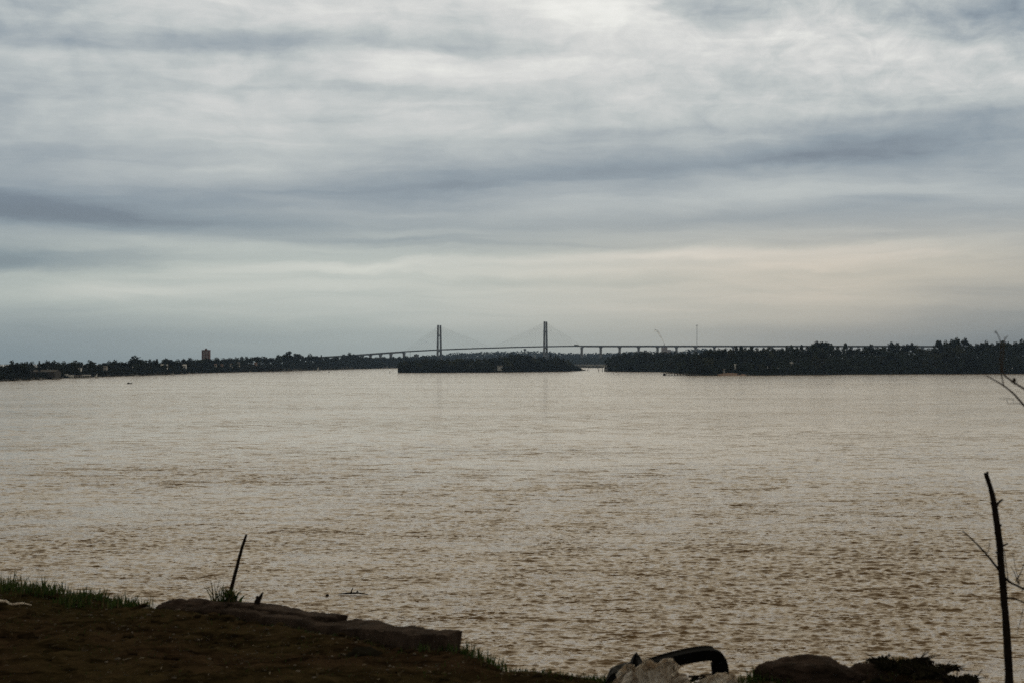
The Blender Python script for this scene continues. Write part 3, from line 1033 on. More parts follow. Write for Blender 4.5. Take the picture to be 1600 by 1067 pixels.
# ------------------------------------------------------------------ cable-stayed bridge
def bridge():
    # left pylon seen at px 686, next at px 852; the line runs nearer to the right
    Yl, Yr = 5095.0, 5000.0
    Xl = (686.3 - 800) / F * Yl; Xr = (852.3 - 800) / F * Yr
    u = Vector((Xr - Xl, Yr - Yl, 0)); L = u.length; u.normalize()
    v = Vector((-u.y, u.x, 0))
    ang = math.atan2(u.y, u.x)
    org = Vector((Xl, Yl, 0))
    t = thing('cable_stayed_bridge', org, 'long cable-stayed bridge with two twin-legged pylons across the river', 'bridge', None, ang)

    def s_of(px):
        k = (px - 800) / F      # ray x = k*y meets the line
        return (k * Yl - Xl) / (u.x - k * u.y)

    def zat(px, py):
        s = s_of(px); Y = Yl + u.y * s
        return H + (HY - py) / F * Y

    prof = [(440, 560.5), (500, 557.6), (540, 555.4), (578, 552.6), (610, 550.3), (631, 549.0), (660, 547.4), (686, 546.0), (740, 544.0), (800, 542.2), (852, 541.0), (909, 540.2), (1000, 540.2), (1120, 540.2), (1250, 540.2), (1400, 540.4), (1520, 540.8), (1640, 541.5), (1800, 542.5)]
    S = [s_of(p[0]) for p in prof]; Z = [zat(*p) for p in prof]

    def zdeck(s): return float(np.interp(s, S, Z))
    st = [s_of(px) for px in np.arange(440, 1801, 10)]
    s0d, s1d = s_of(631.3), s_of(909)

    def girder(name, z0, z1, w, mat, a, b):
        ss = [s for s in st if a < s < b]; ss = [a] + ss + [b]
        V = []; Fc = []
        for s in ss:
            z = zdeck(s)
            V += [(s, -w, z + z0), (s, w, z + z0), (s, w, z + z1), (s, -w, z + z1)]
        for i in range(len(ss) - 1):
            for k in range(4):
                Fc.append((4 * i + k, 4 * i + (k + 1) % 4, 4 * i + 4 + (k + 1) % 4, 4 * i + 4 + k))
        Fc.append((3, 2, 1, 0)); e = 4 * (len(ss) - 1); Fc.append((e, e + 1, e + 2, e + 3))
        me = bpy.data.meshes.new(name); me.from_pydata(V, [], Fc); me.update()
        return obj(name, me, mat, t)

    girder('deck', -2.6, 0, 11, M['deckside'], s0d, s1d)
    girder('viaduct_deck', -4.2, 0, 7.5, M['deckside'], S[0], s0d - .02)
    girder('viaduct_deck', -4.2, 0, 7.5, M['deckside'], s1d + .02, S[-1])
    for sy in (-1, 1):
        ss = [S[0]] + st[1:-1] + [S[-1]]
        mb = MB()
        for i in range(len(ss) - 1):
            z0, z1 = zdeck(ss[i]), zdeck(ss[i + 1]); yy = 7.1 * sy
            mb.hexa([(ss[i], yy - .2, z0 + .01), (ss[i + 1], yy - .2, z1 + .01), (ss[i], yy + .2, z0 + .01), (ss[i + 1], yy + .2, z1 + .01),
                     (ss[i], yy - .2, z0 + 1.1), (ss[i + 1], yy - .2, z1 + 1.1), (ss[i], yy + .2, z0 + 1.1), (ss[i + 1], yy + .2, z1 + 1.1)])
        mb.build('parapet', M['concrete'], t)

    # approach piers with a spreading head
    piers = [578.7, 594.5, 610.7] + [909 + 29.6 * k for k in range(0, 22)]
    for px in piers + [631.3]:
        s = s_of(px); z = zdeck(s) - (4.21 if px < 620 or px > 915 else 4.3)
        big = px in (631.3, 909)
        w = 2.9 if big or px > 900 else 3.0
        MB().box(s - w, s + w, -4.5, 4.5, -3, z - 3.2).hexa(
            [(s - w, -4.5, z - 3.19), (s + w, -4.5, z - 3.19), (s - w, 4.5, z - 3.19), (s + w, 4.5, z - 3.19),
             (s - w - 2.6, -7, z), (s + w + 2.6, -7, z), (s - w - 2.6, 7, z), (s + w + 2.6, 7, z)]).build('pier', M['concrete'], t)

    # pylons: two legs leaning together a little, two crossbeams, a foundation block
    for sp, ztop in ((0.0, zat(686.3, 508.2)), (L, zat(852.3, 502.6))):
        py = MB()
        zd = zdeck(sp)
        pyl = MB().box(sp - 9, sp + 9, -22, 22, -3, 6).build('pylon_footing', M['concrete'], t)
        for sy in (-1, 1):
            yb, yt = 18.5 * sy, 12.0 * sy
            m = MB()
            for (za, zb, ra, rb) in ((6.02, zd, 3.3, 2.9), (zd + .01, ztop, 2.9, 2.4)):
                ya = yb + (yt - yb) * za / ztop; y2 = yb + (yt - yb) * zb / ztop
                m.hexa([(sp - ra, ya - 2, za), (sp + ra, ya - 2, za), (sp - ra, ya + 2, za), (sp + ra, ya + 2, za),
                        (sp - rb, y2 - 2, zb), (sp + rb, y2 - 2, zb), (sp - rb, y2 + 2, zb), (sp + rb, y2 + 2, zb)])
            m.build('pylon_leg', M['concrete'], t)
        MB().box(sp - 2.0, sp + 2.0, -14.0, 14.0, zd - 7.5, zd - 3.6).build('crossbeam', M['concrete'], t)
        MB().box(sp - 1.8, sp + 1.8, -11.5, 11.5, zd + 42, zd + 46).build('crossbeam', M['concrete'], t)
        # stays
        for sy in (-1, 1):
            for side in (-1, 1):
                reach = (s0d if side < 0 else L / 2) - sp if sp == 0 else ((L / 2) - sp if side < 0 else s1d - sp)
                for k in range(9):
                    s2 = sp + reach * (0.14 + 0.85 * k / 8)
                    zt = ztop - 3 - (8 - k) * 3.6
                    yt = sy * (18.5 - 6.5 * zt / ztop)
                    MB().tube([(sp + 0.5 * side, yt, zt), (s2, sy * 9.5, zdeck(s2) + .2)], .105, 4, caps=False).build('stay_cable', M['cable'], t)
    return t, s_of, zdeck, org, u, ang


BR, s_of, zdeck, borg, bu, bang = bridge()


def truck(px, label, L_=12.0, cab='white', box='white'):
    s = s_of(px)
    p = borg + bu * s; p.z = zdeck(s)
    n = Vector((-bu.y, bu.x, 0))
    p = p - n * 3
    t = thing('truck', p, label, 'truck', None, bang)
    MB().box(-L_ / 2, L_ / 2 - 2.9, -1.25, 1.25, 1.0, 3.9).build('cargo_box', M[box], t)
    MB().hexa([(L_ / 2 - 2.6, -1.2, .7), (L_ / 2, -1.2, .7), (L_ / 2 - 2.6, 1.2, .7), (L_ / 2, 1.2, .7),
               (L_ / 2 - 2.6, -1.2, 3.1), (L_ / 2 - .5, -1.2, 3.1), (L_ / 2 - 2.6, 1.2, 3.1), (L_ / 2 - .5, 1.2, 3.1)]).build('cab', M[cab], t)
    MB().box(-L_ / 2 + .2, L_ / 2 - .3, -.5, .5, .6, .95).build('chassis', M['dark'], t)
    for x in (-L_ / 2 + 1.2, -L_ / 2 + 2.4, L_ / 2 - 1.3):
        for y in (-1.1, 1.1):
            MB().tube([(x, y - .15, .5), (x, y + .15, .5)], .5, 10).build('wheel', M['dark'], t)


truck(902, 'dark truck crossing the bridge by the first viaduct pier past the pylons', 11, 'dark', 'roof_grey')
truck(899.2, 'second small truck following on the bridge deck past the pylons', 7, 'dark', 'dark')


# ------------------------------------------------------------------ boats and jetty
def hull_mesh(L, B, D, n=9):
    V = []; Q = []
    for i in range(n):
        t = i / (n - 1)
        w = B / 2 * (1 - max(0, (t - .45) / .55) ** 2.2) * (0.85 + .15 * min(1, t / .3))
        sh = D * (1 + .25 * max(0, t - .5) * 2)
        x = -L / 2 + L * t
        V += [(x, -w, sh), (x, -w * .75, 0), (x, 0, -.12), (x, w * .75, 0), (x, w, sh)]
    for i in range(n - 1):
        for k in range(4):
            a = 5 * i + k; Q.append((a, a + 1, a + 6, a + 5))
    me = bpy.data.meshes.new('hull'); me.from_pydata(V, [], Q + [(0, 1, 2, 3, 4)][:0]); me.update()
    bm = bmesh.new(); bm.from_mesh(me); bm.verts.ensure_lookup_table()
    bm.faces.new([bm.verts[i] for i in (4, 3, 2, 1, 0)])
    # floor / deck
    top = []
    for i in range(n - 1):
        f = [bm.verts.new((V[5 * j + k][0], V[5 * j + k][1] * .9, V[5 * j + k][2] * .55)) for j, k in ((i, 0), (i + 1, 0), (i + 1, 4), (i, 4))]
        bm.faces.new(f)
    bm.to_mesh(me); bm.free()
    return me


def sailboat(px, py, Y, L_, mast, label):
    t = thing('sailing_dinghy', at(px, py, Y), label, 'sailboat', None, random.uniform(.3, .6))
    t.location.z = 0.08
    obj('hull', hull_mesh(L_, L_ * .36, .45), M['white'], t)
    MB().tube([(L_ * .12, 0, .2), (L_ * .12, 0, mast)], .05, 6).build('mast', M['steel'], t)
    V = []; Q = []
    n = 8
    for i in range(n + 1):
        z = .6 + (mast - .7) * i / n
        w = L_ * .62 * (1 - i / n) ** 0.85 + .05
        for j in range(5):
            q = j / 4
            for sgn in (0,):
                V.append((L_ * .10 - w * q, .22 * math.sin(q * 3.1) * (1 - .5 * i / n), z + .1 * q))
    for i in range(n):
        for j in range(4):
            a = i * 5 + j; Q.append((a, a + 1, a + 6, a + 5))
    sl = obj('sail', np_mesh('sail', V, Q, True), M['sail'], t)
    md = sl.modifiers.new('thickness', 'SOLIDIFY'); md.thickness = .02
    MB().tube([(L_ * .12, 0, .6), (-L_ * .5, .1, .62)], .03, 6).build('boom', M['steel'], t)


sailboat(151.6, 589.6, shore_y(590.4), 3.0, 3.6, 'small white dinghy sail standing close to the wooded bank beside the boathouse')
sailboat(497.3, 578.9, shore_y(579.6), 4.6, 6.0, 'white sailing boat off the wooded bank ahead of the bridge approach')


def skiff():
    Y = shore_y(599.3)
    t = thing('skiff', (at(202.8, 599, Y).x, Y, .05), 'small dark skiff with a crouched outline out on open water', 'boat', None, 0.15)
    obj('hull', hull_mesh(2.6, 1.0, .42), M['dark'], t)
    MB().box(-1.35, -1.1, -.15, .15, .1, .75).build('outboard_motor', M['dark'], t)
    MB().box(-.4, -.1, -.42, .42, .26, .32).build('thwart', M['timber'], t)
    obj('cargo', blob_mesh('cargo', (.5, .3, .32), 3, .2, 2, 3), M['dark'], t).location = (-.6, 0, .42)


skiff()


def cabin_boat(px, py, L_, label, group=None, hullm='white', dy=0):
    Y = shore_y(py) + dy
    t = thing('cabin_boat', ((px - 800) / F * Y, Y, .05), label, 'boat', group, random.uniform(-.3, .3))
    obj('hull', hull_mesh(L_, L_ * .34, L_ * .15), M[hullm], t)
    MB().hexa([(-L_ * .22, -L_ * .12, L_ * .10), (L_ * .2, -L_ * .1, L_ * .10), (-L_ * .22, L_ * .12, L_ * .10), (L_ * .2, L_ * .1, L_ * .10),
               (-L_ * .2, -L_ * .1, L_ * .32), (L_ * .1, -L_ * .09, L_ * .32), (-L_ * .2, L_ * .1, L_ * .32), (L_ * .1, L_ * .09, L_ * .32)]).build('cabin', M['white'], t)
    MB().box(-L_ * .16, L_ * .06, -L_ * .116, L_ * .116, L_ * .2, L_ * .27).build('window', M['glass'], t)


cabin_boat(213.8, 587.6, 4.2, 'white cabin boat moored at the bank beyond the skiff', None, 'white')
cabin_boat(269.6, 585.9, 4.6, 'white cabin boat with a high cabin below the slope houses')
cabin_boat(32, 594.8, 2.6, 'small white boat moored beyond the long shed')
cabin_boat(64, 593.8, 3.0, 'low pale boat moored below the long shed', None, 'cream')
for i, px in enumerate((285, 296, 308)):
    cabin_boat(px, pl_y(LEFT, px) + .35, 3.6, 'small pale boat in the row moored below the brick tower', 'boats moored below the brick tower', 'cream')
for px in (459, 465):
    cabin_boat(px, pl_y(LEFT, px) + .2, 5.0, 'pale boat of the pair moored below the tallest bank tree', 'boats moored below the tallest bank tree')
cabin_boat(391, pl_y(LEFT, 391) + .2, 3.6, 'small pale boat moored below the brown reed slope')


def buoy(px, py, label):
    Y = shore_y(py)
    t = thing('channel_buoy', ((px - 800) / F * Y, Y, -.1), label, 'buoy')
    MB().tube([(0, 0, -.3), (0, 0, .5), (0, 0, .9)], [.7, .8, .25], 10).build('float', M['roof_grey'], t)
    MB().tube([(0, 0, .9), (0, 0, 2.6)], .12, 6).build('post', M['dark'], t)
    MB().box(-.3, .3, -.06, .06, 2.0, 2.6).build('topmark', M['dark'], t)


buoy(514, 581.6, 'small grey buoy past the white sailing boat')
buoy(609, 582.4, 'small grey buoy just off the tip of the island')


def jetty():
    Y = shore_y(586.6); s = Y / F
    x0 = at(1036.5, 586, Y).x; x1 = at(1086, 586, Y).x
    t = thing('jetty', (x0, Y, 0), 'dark timber jetty on posts reaching into the river from the wooded shore', 'jetty')
    W = x1 - x0; zt = 2.5
    MB().box(0, W, 0, 3, zt - .7, zt - .3).build('deck', M['timber'], t)
    MB().box(0, 1.9, .1, 2.9, -.8, zt - .71).build('end_block', M['timber'], t)
    MB().box(2, W, 2.6, 2.8, -.5, .35).build('lower_beam', M['timber'], t)
    n = 11
    for k in range(n):
        x = 2.6 + (W - 3) * k / (n - 1)
        for y in (.2, 2.4):
            MB().box(x - .16, x + .16, y - .12, y + .12, -1, zt - .71).build('post', M['timber'], t)
    for k in range(7):
        x = .3 + (W - .6) * k / 6
        MB().box(x - .07, x + .07, .1, .24, zt - .3, zt + .55).build('rail_post', M['timber'], t)
    MB().box(0, W, .12, .22, zt + .55, zt + .65).build('rail', M['timber'], t)


jetty()


def beach():
    Y = shore_y(586.4)
    V = []; Q = []
    n = 24
    for i in range(n + 1):
        px = 1122 + 44 * i / n
        e = math.sin(math.pi * i / n)
        for j, (dy, z) in enumerate(((-6 * e - 1, -.2), (2, .5), (9, 1.2), (16, 1.7 * e + .6))):
            V.append(((px - 800) / F * Y, Y + dy, z + .12 * math.sin(i * 1.7 + j) + .15))
    for i in range(n):
        for j in range(3):
            a = i * 4 + j; Q.append((a, a + 4, a + 5, a + 1))
    tag(obj('red_sand_beach', np_mesh('beach', V, Q, True), M['sand']), kind='structure')
    t = thing('rowing_boat', ((1155 - 800) / F * (Y + 3), Y + 3, .75), 'dark rowing boat pulled up on the red sand beach', 'boat', None, .1)
    obj('hull', hull_mesh(3.8, 1.3, .7), M['dark'], t)
    MB().box(-.5, -.2, -.5, .5, .5, .56).build('thwart', M['timber'], t)


beach()
GAPS.append((1122, 1166, 580, 586, shore_y(586.4) + 20))

# ------------------------------------------------------------------ wooded shores
def section_left(px):
    if px < 98: return 'dark tree in the wood around the long brown grey shed', 'trees around the long shed'
    if px < 196: return 'dark tree in the wood between the white boathouse and the skiff', 'trees past the boathouse'
    if px < 312: return 'dark tree on the slope among the white houses short of the brick tower', 'trees short of the brick tower'
    if px < 432: return 'bluish tree on the slope past the brick tower', 'trees past the brick tower'
    if px < 505: return 'dark tree on the high bank where the bridge approach begins', 'trees where the approach begins'
    return 'hazy blue tree on the bank below the bridge approach', 'trees below the bridge approach'


SKY_L = [(-40, 567, 13), (-18, 566, 13), (0, 569.2, 12), (10, 569, 11), (19, 563.3, 9), (27, 566, 10), (33, 565.6, 9), (41, 564.8, 11), (50, 564.8, 11), (66, 566.5, 9), (73, 562.8, 8),
         (84, 563.2, 9), (91, 565.6, 10), (99, 564.6, 11), (108, 566, 10), (117.5, 562.8, 9), (127, 565.5, 10), (140, 562.6, 12), (147, 565.5, 9), (155, 568, 8), (162, 566.6, 8),
         (170, 563.6, 9), (180, 561.8, 9), (189, 564.6, 10), (198, 565.2, 10), (211, 556.4, 17), (223, 561, 7), (228, 562.6, 8), (234, 560.8, 7), (245, 560.2, 6), (240, 563, 9), (257, 559.8, 13), (267, 561.6, 10),
         (277, 561.6, 11), (286, 560.2, 8), (297, 558.8, 10), (306, 561.6, 10), (316, 560.6, 10), (327, 559.6, 11), (339, 558.4, 10), (350, 559.6, 11), (360, 558.8, 9), (370, 558.0, 9), (378, 556.8, 7),
         (385.5, 556.6, 6), (393, 557.8, 7), (402, 556.6, 8), (411, 556.6, 8), (420, 558.8, 7), (427, 558.6, 6), (435, 554.0, 9), (445, 553.0, 8), (453, 548.6, 8), (461, 552.0, 7), (467, 552.8, 6), (473, 555.5, 6),
         (485, 553.0, 8), (494, 555.8, 7), (512, 556.8, 8), (524, 556.5, 8), (537, 553.6, 7), (546, 550.8, 7), (555, 553.4, 7), (566, 554.6, 8), (575, 557.4, 7), (588, 557.6, 8), (600, 557.2, 8), (612, 556.8, 8), (624, 557.0, 8), (636, 555.8, 7), (645, 557, 7), (660, 555, 7), (668, 554.6, 7), (678, 554.2, 7)]


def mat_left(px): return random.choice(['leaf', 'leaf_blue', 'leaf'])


for px, top, w in SKY_L:
    sh = lshore(px)
    Y = sh + random.uniform(62, 130) * (1 if px < 590 else .7)
    if px > 300: w *= 1.3
    g = bluff(0, sh) + .2
    kind = random.choice(['broadleaf', 'broadleaf', 'round', 'willow'] if px != 211 else ['broadleaf'])
    if px in (453, 461, 467): kind = 'eucalyptus'
    if px in (234, 245, 385.5, 427): kind = 'cypress'
    lab, grp = section_left(px)
    if px == 211: lab, grp = 'tallest round crowned tree on the bank between the boathouse and brick tower', None
    if px == 453: lab, grp = 'tallest airy tree on the bank where the bridge approach begins', None
    if px == 19: lab, grp = 'ragged leaning topped tree above the long shed', None
    h = max(3, H + (HY - top) / F * Y - g)
    ww = w * Y / F / {'broadleaf': .74, 'round': .8, 'willow': .95, 'eucalyptus': .42, 'cypress': .2}[kind]
    plant(kind, px, top, Y, g, ww, mat_left(px), lab, grp)
plant('cypress', 61.4, 563.4, lshore(61) + 40, 2.2, 11, 'leaf', 'thin pencil cypress above the long shed', None)
plant('cypress', 502, 554.2, lshore(502) + 40, 8, 22, 'leaf_blue', 'thin dark cypress where the bridge deck leaves the trees', None)
n_l = 0
tries = 0
while n_l < 62 and tries < 3000:
    tries += 1
    px = random.uniform(-10, 618)
    sh = lshore(px); base = pl_y(LEFT, px)
    top_l = float(np.interp(px, [s[0] for s in SKY_L], [s[1] for s in SKY_L]))
    top = base - (base - top_l) * random.uniform(.35, .75)
    Y = sh + random.uniform(6, 34)
    w = random.uniform(7, 11) * (1 if px < 430 else .75)
    if covered(px, w * .5, top, Y): continue
    lab, grp = section_left(px)
    kind = random.choice(['willow', 'round', 'broadleaf'])
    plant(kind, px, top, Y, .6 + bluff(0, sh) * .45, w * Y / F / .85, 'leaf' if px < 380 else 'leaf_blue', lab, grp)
    n_l += 1


def left_span(r):
    while True:
        px = r.uniform(-80, 688)
        sh = lshore(px); base = pl_y(LEFT, px)
        top_l = float(np.interp(px, [s[0] for s in SKY_L], [s[1] for s in SKY_L]))
        f = r.uniform(0, 1)
        Y = sh + 3 + f * 120
        top = base - (base - top_l) * (0.30 + .58 * f)
        if 372 < px < 442: top = max(top, 569)
        zhi = H + (HY - top) / F * Y
        if covered(px, .4, top, Y): zhi = zhi * .25
        return px, Y, .3 + bluff(0, sh) * .6 * f, max(zhi, 1.2)


undergrowth('left_bank_thicket', left_span, 22000, lambda Y: .0009 * Y, M['thicket_blue'], 'tangled dark thicket under the trees of the long wooded bank')


def reed_span(r):
    px = r.uniform(376, 442)
    sh = lshore(px); f = r.uniform(0, 1)
    Y = sh + 2 + f * 30
    return px, Y, .2, 3 + 6.5 * f * min(1, (442 - px) / 8, (px - 374) / 8)


undergrowth('brown_reeds', reed_span, 2600, lambda Y: .0006 * Y, M['leaf_brown'], 'brown reed slope at the foot of the wooded bank past the brick tower')

# island
SKY_I = [(625, 565, 6), (631, 562.8, 7), (640, 561.8, 9), (650, 561.6, 9), (659, 561, 9), (666, 560, 7), (677, 560, 10), (688, 560.4, 10), (700, 560, 11), (712, 560, 10), (723, 559.8, 10), (734, 559.8, 10), (746, 559.6, 10), (758, 559.6, 10), (769, 558.6, 8),
         (781, 555.8, 8), (790, 557.2, 8), (798, 552.8, 10), (807, 553, 10), (818, 553.6, 9), (826, 554.2, 8), (834, 558, 8), (842, 557.4, 8), (850, 557, 7), (857, 556, 5), (861, 552.8, 5), (868, 552.2, 5), (873, 556, 6), (880, 559.6, 8), (887, 562.4, 8), (894, 566.8, 7)]


def ishore(px): return shore_y(pl_y(ISL, px))


def section_isl(px):
    if px < 690: return 'dense dark tree toward the island end below the first pylon', 'trees on the island end below the first pylon'
    if px < 775: return 'dense dark tree on the island short of the white hut', 'trees on the island short of the hut'
    if px < 840: return 'taller dark tree on the island behind and past the white hut', 'taller trees past the island hut'
    return 'dark tree on the island tail below the second pylon', 'trees on the island tail below the second pylon'


for px, top, w in SKY_I:
    Y = ishore(px) + random.uniform(40, 90)
    kind = random.choice(['willow', 'round', 'broadleaf'])
    if px in (857, 861, 868, 873): kind = 'spiky'
    lab, grp = section_isl(px)
    if kind == 'spiky': lab, grp = 'spiky thin topped tree of the clump on the island below the second pylon', 'spiky trees on the island'
    plant(kind, px, top, Y, .9, w * Y / F / {'willow': .9, 'round': .8, 'broadleaf': .72, 'spiky': .5}[kind], random.choice(['leaf', 'leaf_olive']), lab, grp)
n_i = 0
while n_i < 34:
    px = random.uniform(628, 892)
    base = pl_y(ISL, px); top_i = float(np.interp(px, [s[0] for s in SKY_I], [s[1] for s in SKY_I]))
    top = base - (base - top_i) * random.uniform(.45, .85); Y = ishore(px) + random.uniform(4, 38)
    w = random.uniform(8, 13)
    if covered(px, w * .5, top, Y): continue
    lab, grp = section_isl(px)
    plant(random.choice(['willow', 'willow', 'round']), px, top, Y, .7, w * Y / F / .88, random.choice(['leaf', 'leaf_olive']), lab, grp)
    n_i += 1


def isl_span(r):
    px = r.uniform(622.5, 908)
    base = pl_y(ISL, px); top_i = float(np.interp(px, [s[0] for s in SKY_I] + [910], [s[1] for s in SKY_I] + [577]))
    f = r.uniform(0, 1); Y = ishore(px) + 1 + 90 * f
    top = base - (base - top_i) * (.32 + .62 * f)
    zhi = H + (HY - top) / F * Y
    if covered(px, .4, top, Y): zhi = 1.2 + .5 * f
    return px, Y, .1, max(zhi, .8)


undergrowth('island_thicket', isl_span, 13000, lambda Y: .00075 * Y, M['thicket'], 'tangled dark thicket filling the island down to the water')

# right shore
SKY_R = [(950, 558.5, 7), (958, 554.5, 9), (966, 552.4, 9), (975, 550.8, 9), (984, 549.6, 9), (993, 549, 9), (1001, 548.6, 8), (1008.5, 547.2, 7), (1016, 549, 8), (1025, 549.2, 9), (1035, 548.8, 9), (1045, 550, 9), (1056, 549.8, 10), (1066, 550, 10), (1077, 548.8, 10), (1087, 548.8, 10),
         (1098, 548, 10), (1105, 545.8, 7), (1110.5, 544.4, 7), (1116, 546.8, 8), (1123, 545, 9), (1131, 544, 9), (1140, 545, 9), (1150, 540.8, 7), (1157.5, 539.8, 7), (1164, 543, 8), (1174, 541, 8), (1183, 543.4, 8), (1193, 543.2, 8), (1201, 541, 7), (1210, 543.6, 8), (1220, 543.8, 8),
         (1229, 540, 7), (1236, 539.2, 7), (1245, 541.6, 8), (1253, 538.8, 7), (1262, 541, 8), (1270, 537, 9), (1279, 533.4, 11), (1289, 533.8, 10), (1299, 537, 9), (1309, 540.6, 8), (1321, 535.8, 7), (1330, 541.4, 8), (1341, 543, 9), (1352, 541, 8), (1361, 537.6, 8), (1370, 541.6, 8), (1382, 541, 9),
         (1393, 534.4, 9), (1402, 535.6, 9), (1411, 539, 8), (1418, 537, 7), (1425, 535.4, 7), (1432, 539.4, 8), (1441, 544, 8), (1451, 544, 8), (1460, 540, 7), (1468, 531.8, 10), (1478, 532.6, 9), (1488, 530.4, 10), (1496, 528.0, 10), (1508.5, 528, 7), (1516, 536.8, 8), (1526, 536.8, 8), (1534, 535.4, 8), (1541, 532.6, 9), (1550, 536, 9), (1559, 534.2, 9), (1567, 532, 10), (1577, 534.8, 10), (1587, 534, 10), (1597, 530.8, 10), (1608, 532, 12), (1622, 530, 12), (1640, 531, 14)]


def section_right(px):
    if px < 1060: return 'dark tree in the low wood between the side channel and the jetty', 'trees between the channel and the jetty'
    if px < 1180: return 'dark tree in the wood behind the jetty and the red sand beach', 'trees behind the jetty and beach'
    if px < 1310: return 'dark tree in the wood past the dark egg-shaped cypress', 'trees past the egg-shaped cypress'
    if px < 1455: return 'black looking tree hiding the end of the viaduct', 'trees hiding the end of the viaduct'
    return 'black looking tall tree behind the dead sapling and bare branches', 'tall trees behind the dead sapling'


for px, top, w in SKY_R:
    Y = rshore(px) + random.uniform(40, 110)
    kind = random.choice(['willow', 'round', 'broadleaf', 'broadleaf'])
    if px in (1150, 1157.5, 1229, 1236, 1253, 1321): kind = 'eucalyptus'
    lab, grp = section_right(px)
    if px == 1496: lab, grp = 'highest broad crown of the black wood behind the dead sapling', None
    if px == 1508.5: lab, grp = 'narrow crown standing apart just past the highest broad crown', None
    if px == 1279: lab, grp = 'rounded crown swelling above the viaduct line past the cypress', None
    plant(kind, px, top, Y, 1.4, w * Y / F / {'willow': .9, 'round': .8, 'broadleaf': .72, 'eucalyptus': .42}[kind], random.choice(['leaf', 'leaf', 'leaf_olive']), lab, grp)
plant('cypress', 1190, 546.6, rshore(1190) + 25, 3.0, 36, 'leaf', 'egg-shaped solid dark cypress standing in the shore wood', None)
n_r = 0; tries = 0
while n_r < 66 and tries < 4000:
    tries += 1
    px = random.uniform(952, 1604)
    base = pl_y(RIGHT, px); top_r = float(np.interp(px, [s[0] for s in SKY_R], [s[1] for s in SKY_R]))
    top = base - (base - top_r) * random.uniform(.4, .82); Y = rshore(px) + random.uniform(8, 36)
    w = random.uniform(9, 15)
    if covered(px, w * .5, top, Y): continue
    if 1178 < px < 1202 and top < 564: continue
    lab, grp = section_right(px)
    plant(random.choice(['willow', 'round', 'broadleaf']), px, top, Y, 1.0, w * Y / F / .85, random.choice(['leaf', 'leaf', 'leaf_olive']), lab, grp)
    n_r += 1


def right_span(r):
    px = r.uniform(950, 1660)
    base = pl_y(RIGHT, px); top_r = float(np.interp(px, [s[0] for s in SKY_R], [s[1] for s in SKY_R]))
    f = r.uniform(0, 1) ** .75; Y = rshore(px) + 3 + 100 * f
    top = base - (base - top_r) * (.30 + (.60 if px < 1455 else .67) * f)
    zhi = H + (HY - top) / F * Y
    if 1178 < px < 1202 and f < .4: zhi = min(zhi, 4)
    if covered(px, .4, top, Y): zhi = 1.5
    if 1120 < px < 1168: Y += 14
    return px, Y, .4, max(zhi, 1.0)


undergrowth('shore_thicket', right_span, 42000, lambda Y: .00085 * Y, M['thicket'], 'tangled dark thicket under the trees of the shore with the jetty')


# bare leaning trees standing in the side channel
def bare_tree(px, py, Y, h, lean, label, group):
    p = at(px, py, Y); p.z = -.1
    t = thing('bare_tree', p, label, 'tree', group)
    r = random.Random(int(px))
    mb = MB(); tips = []
    top = Vector((lean * h, 0, h))
    mid = Vector((lean * h * .35, 0, h * .5))
    mb.tube(smoothpath([(0, 0, -.8), mid * .5, mid, top], 3), [.42] * 3 + [.34] * 3 + [.2] * 3 + [.1], 6)
    mb.build('trunk', M['bark'], t, True)
    for k in range(7):
        q = r.uniform(.35, .95)
        b = Vector((lean * h * q ** 1.4, 0, h * q)); a = r.uniform(0, 6.28); ln = h * r.uniform(.15, .35)
        MB().tube([b, b + Vector((math.cos(a) * ln * .6, math.sin(a) * ln * .6, ln * .3)), b + Vector((math.cos(a) * ln, math.sin(a) * ln, ln * .8))], [.13, .09, .04], 5).build('branch', M['bark'], t)


for px, h, lean in ((936, 9, -.5), (941, 8.0, .15), (944.5, 10.5, .25), (947.5, 9.5, -.18), (952, 10.5, -.5)):
    bare_tree(px, 580, shore_y(580.2) + 4, h, lean, 'bare leaning tree standing at the mouth of the side channel', 'bare trees at the side channel')
bare_tree(918, 579, ishore(912) + 5, 4.0, .4, 'low bare snag at the very tail of the island', None)


# far woods that read as one mass
def far_span(lo, hi, Y0, Y1, tops, zb):
    xs = [t[0] for t in tops]; ys = [t[1] for t in tops]

    def f(r):
        px = r.uniform(lo, hi)
        Y = r.uniform(Y0, Y1)
        top = float(np.interp(px, xs, ys))
        bump = 1.6 * abs(mnoise.noise(Vector((px * .16, Y * .002, 3)))) + .9 * mnoise.noise(Vector((px * .45, 1.5, Y * .003)))
        q = (Y - Y0) / (Y1 - Y0)
        top = top + 0.8 - bump + (1 - q) * 5
        return px, Y, zb, max(H + (HY - top) / F * Y, zb + 4)
    return f


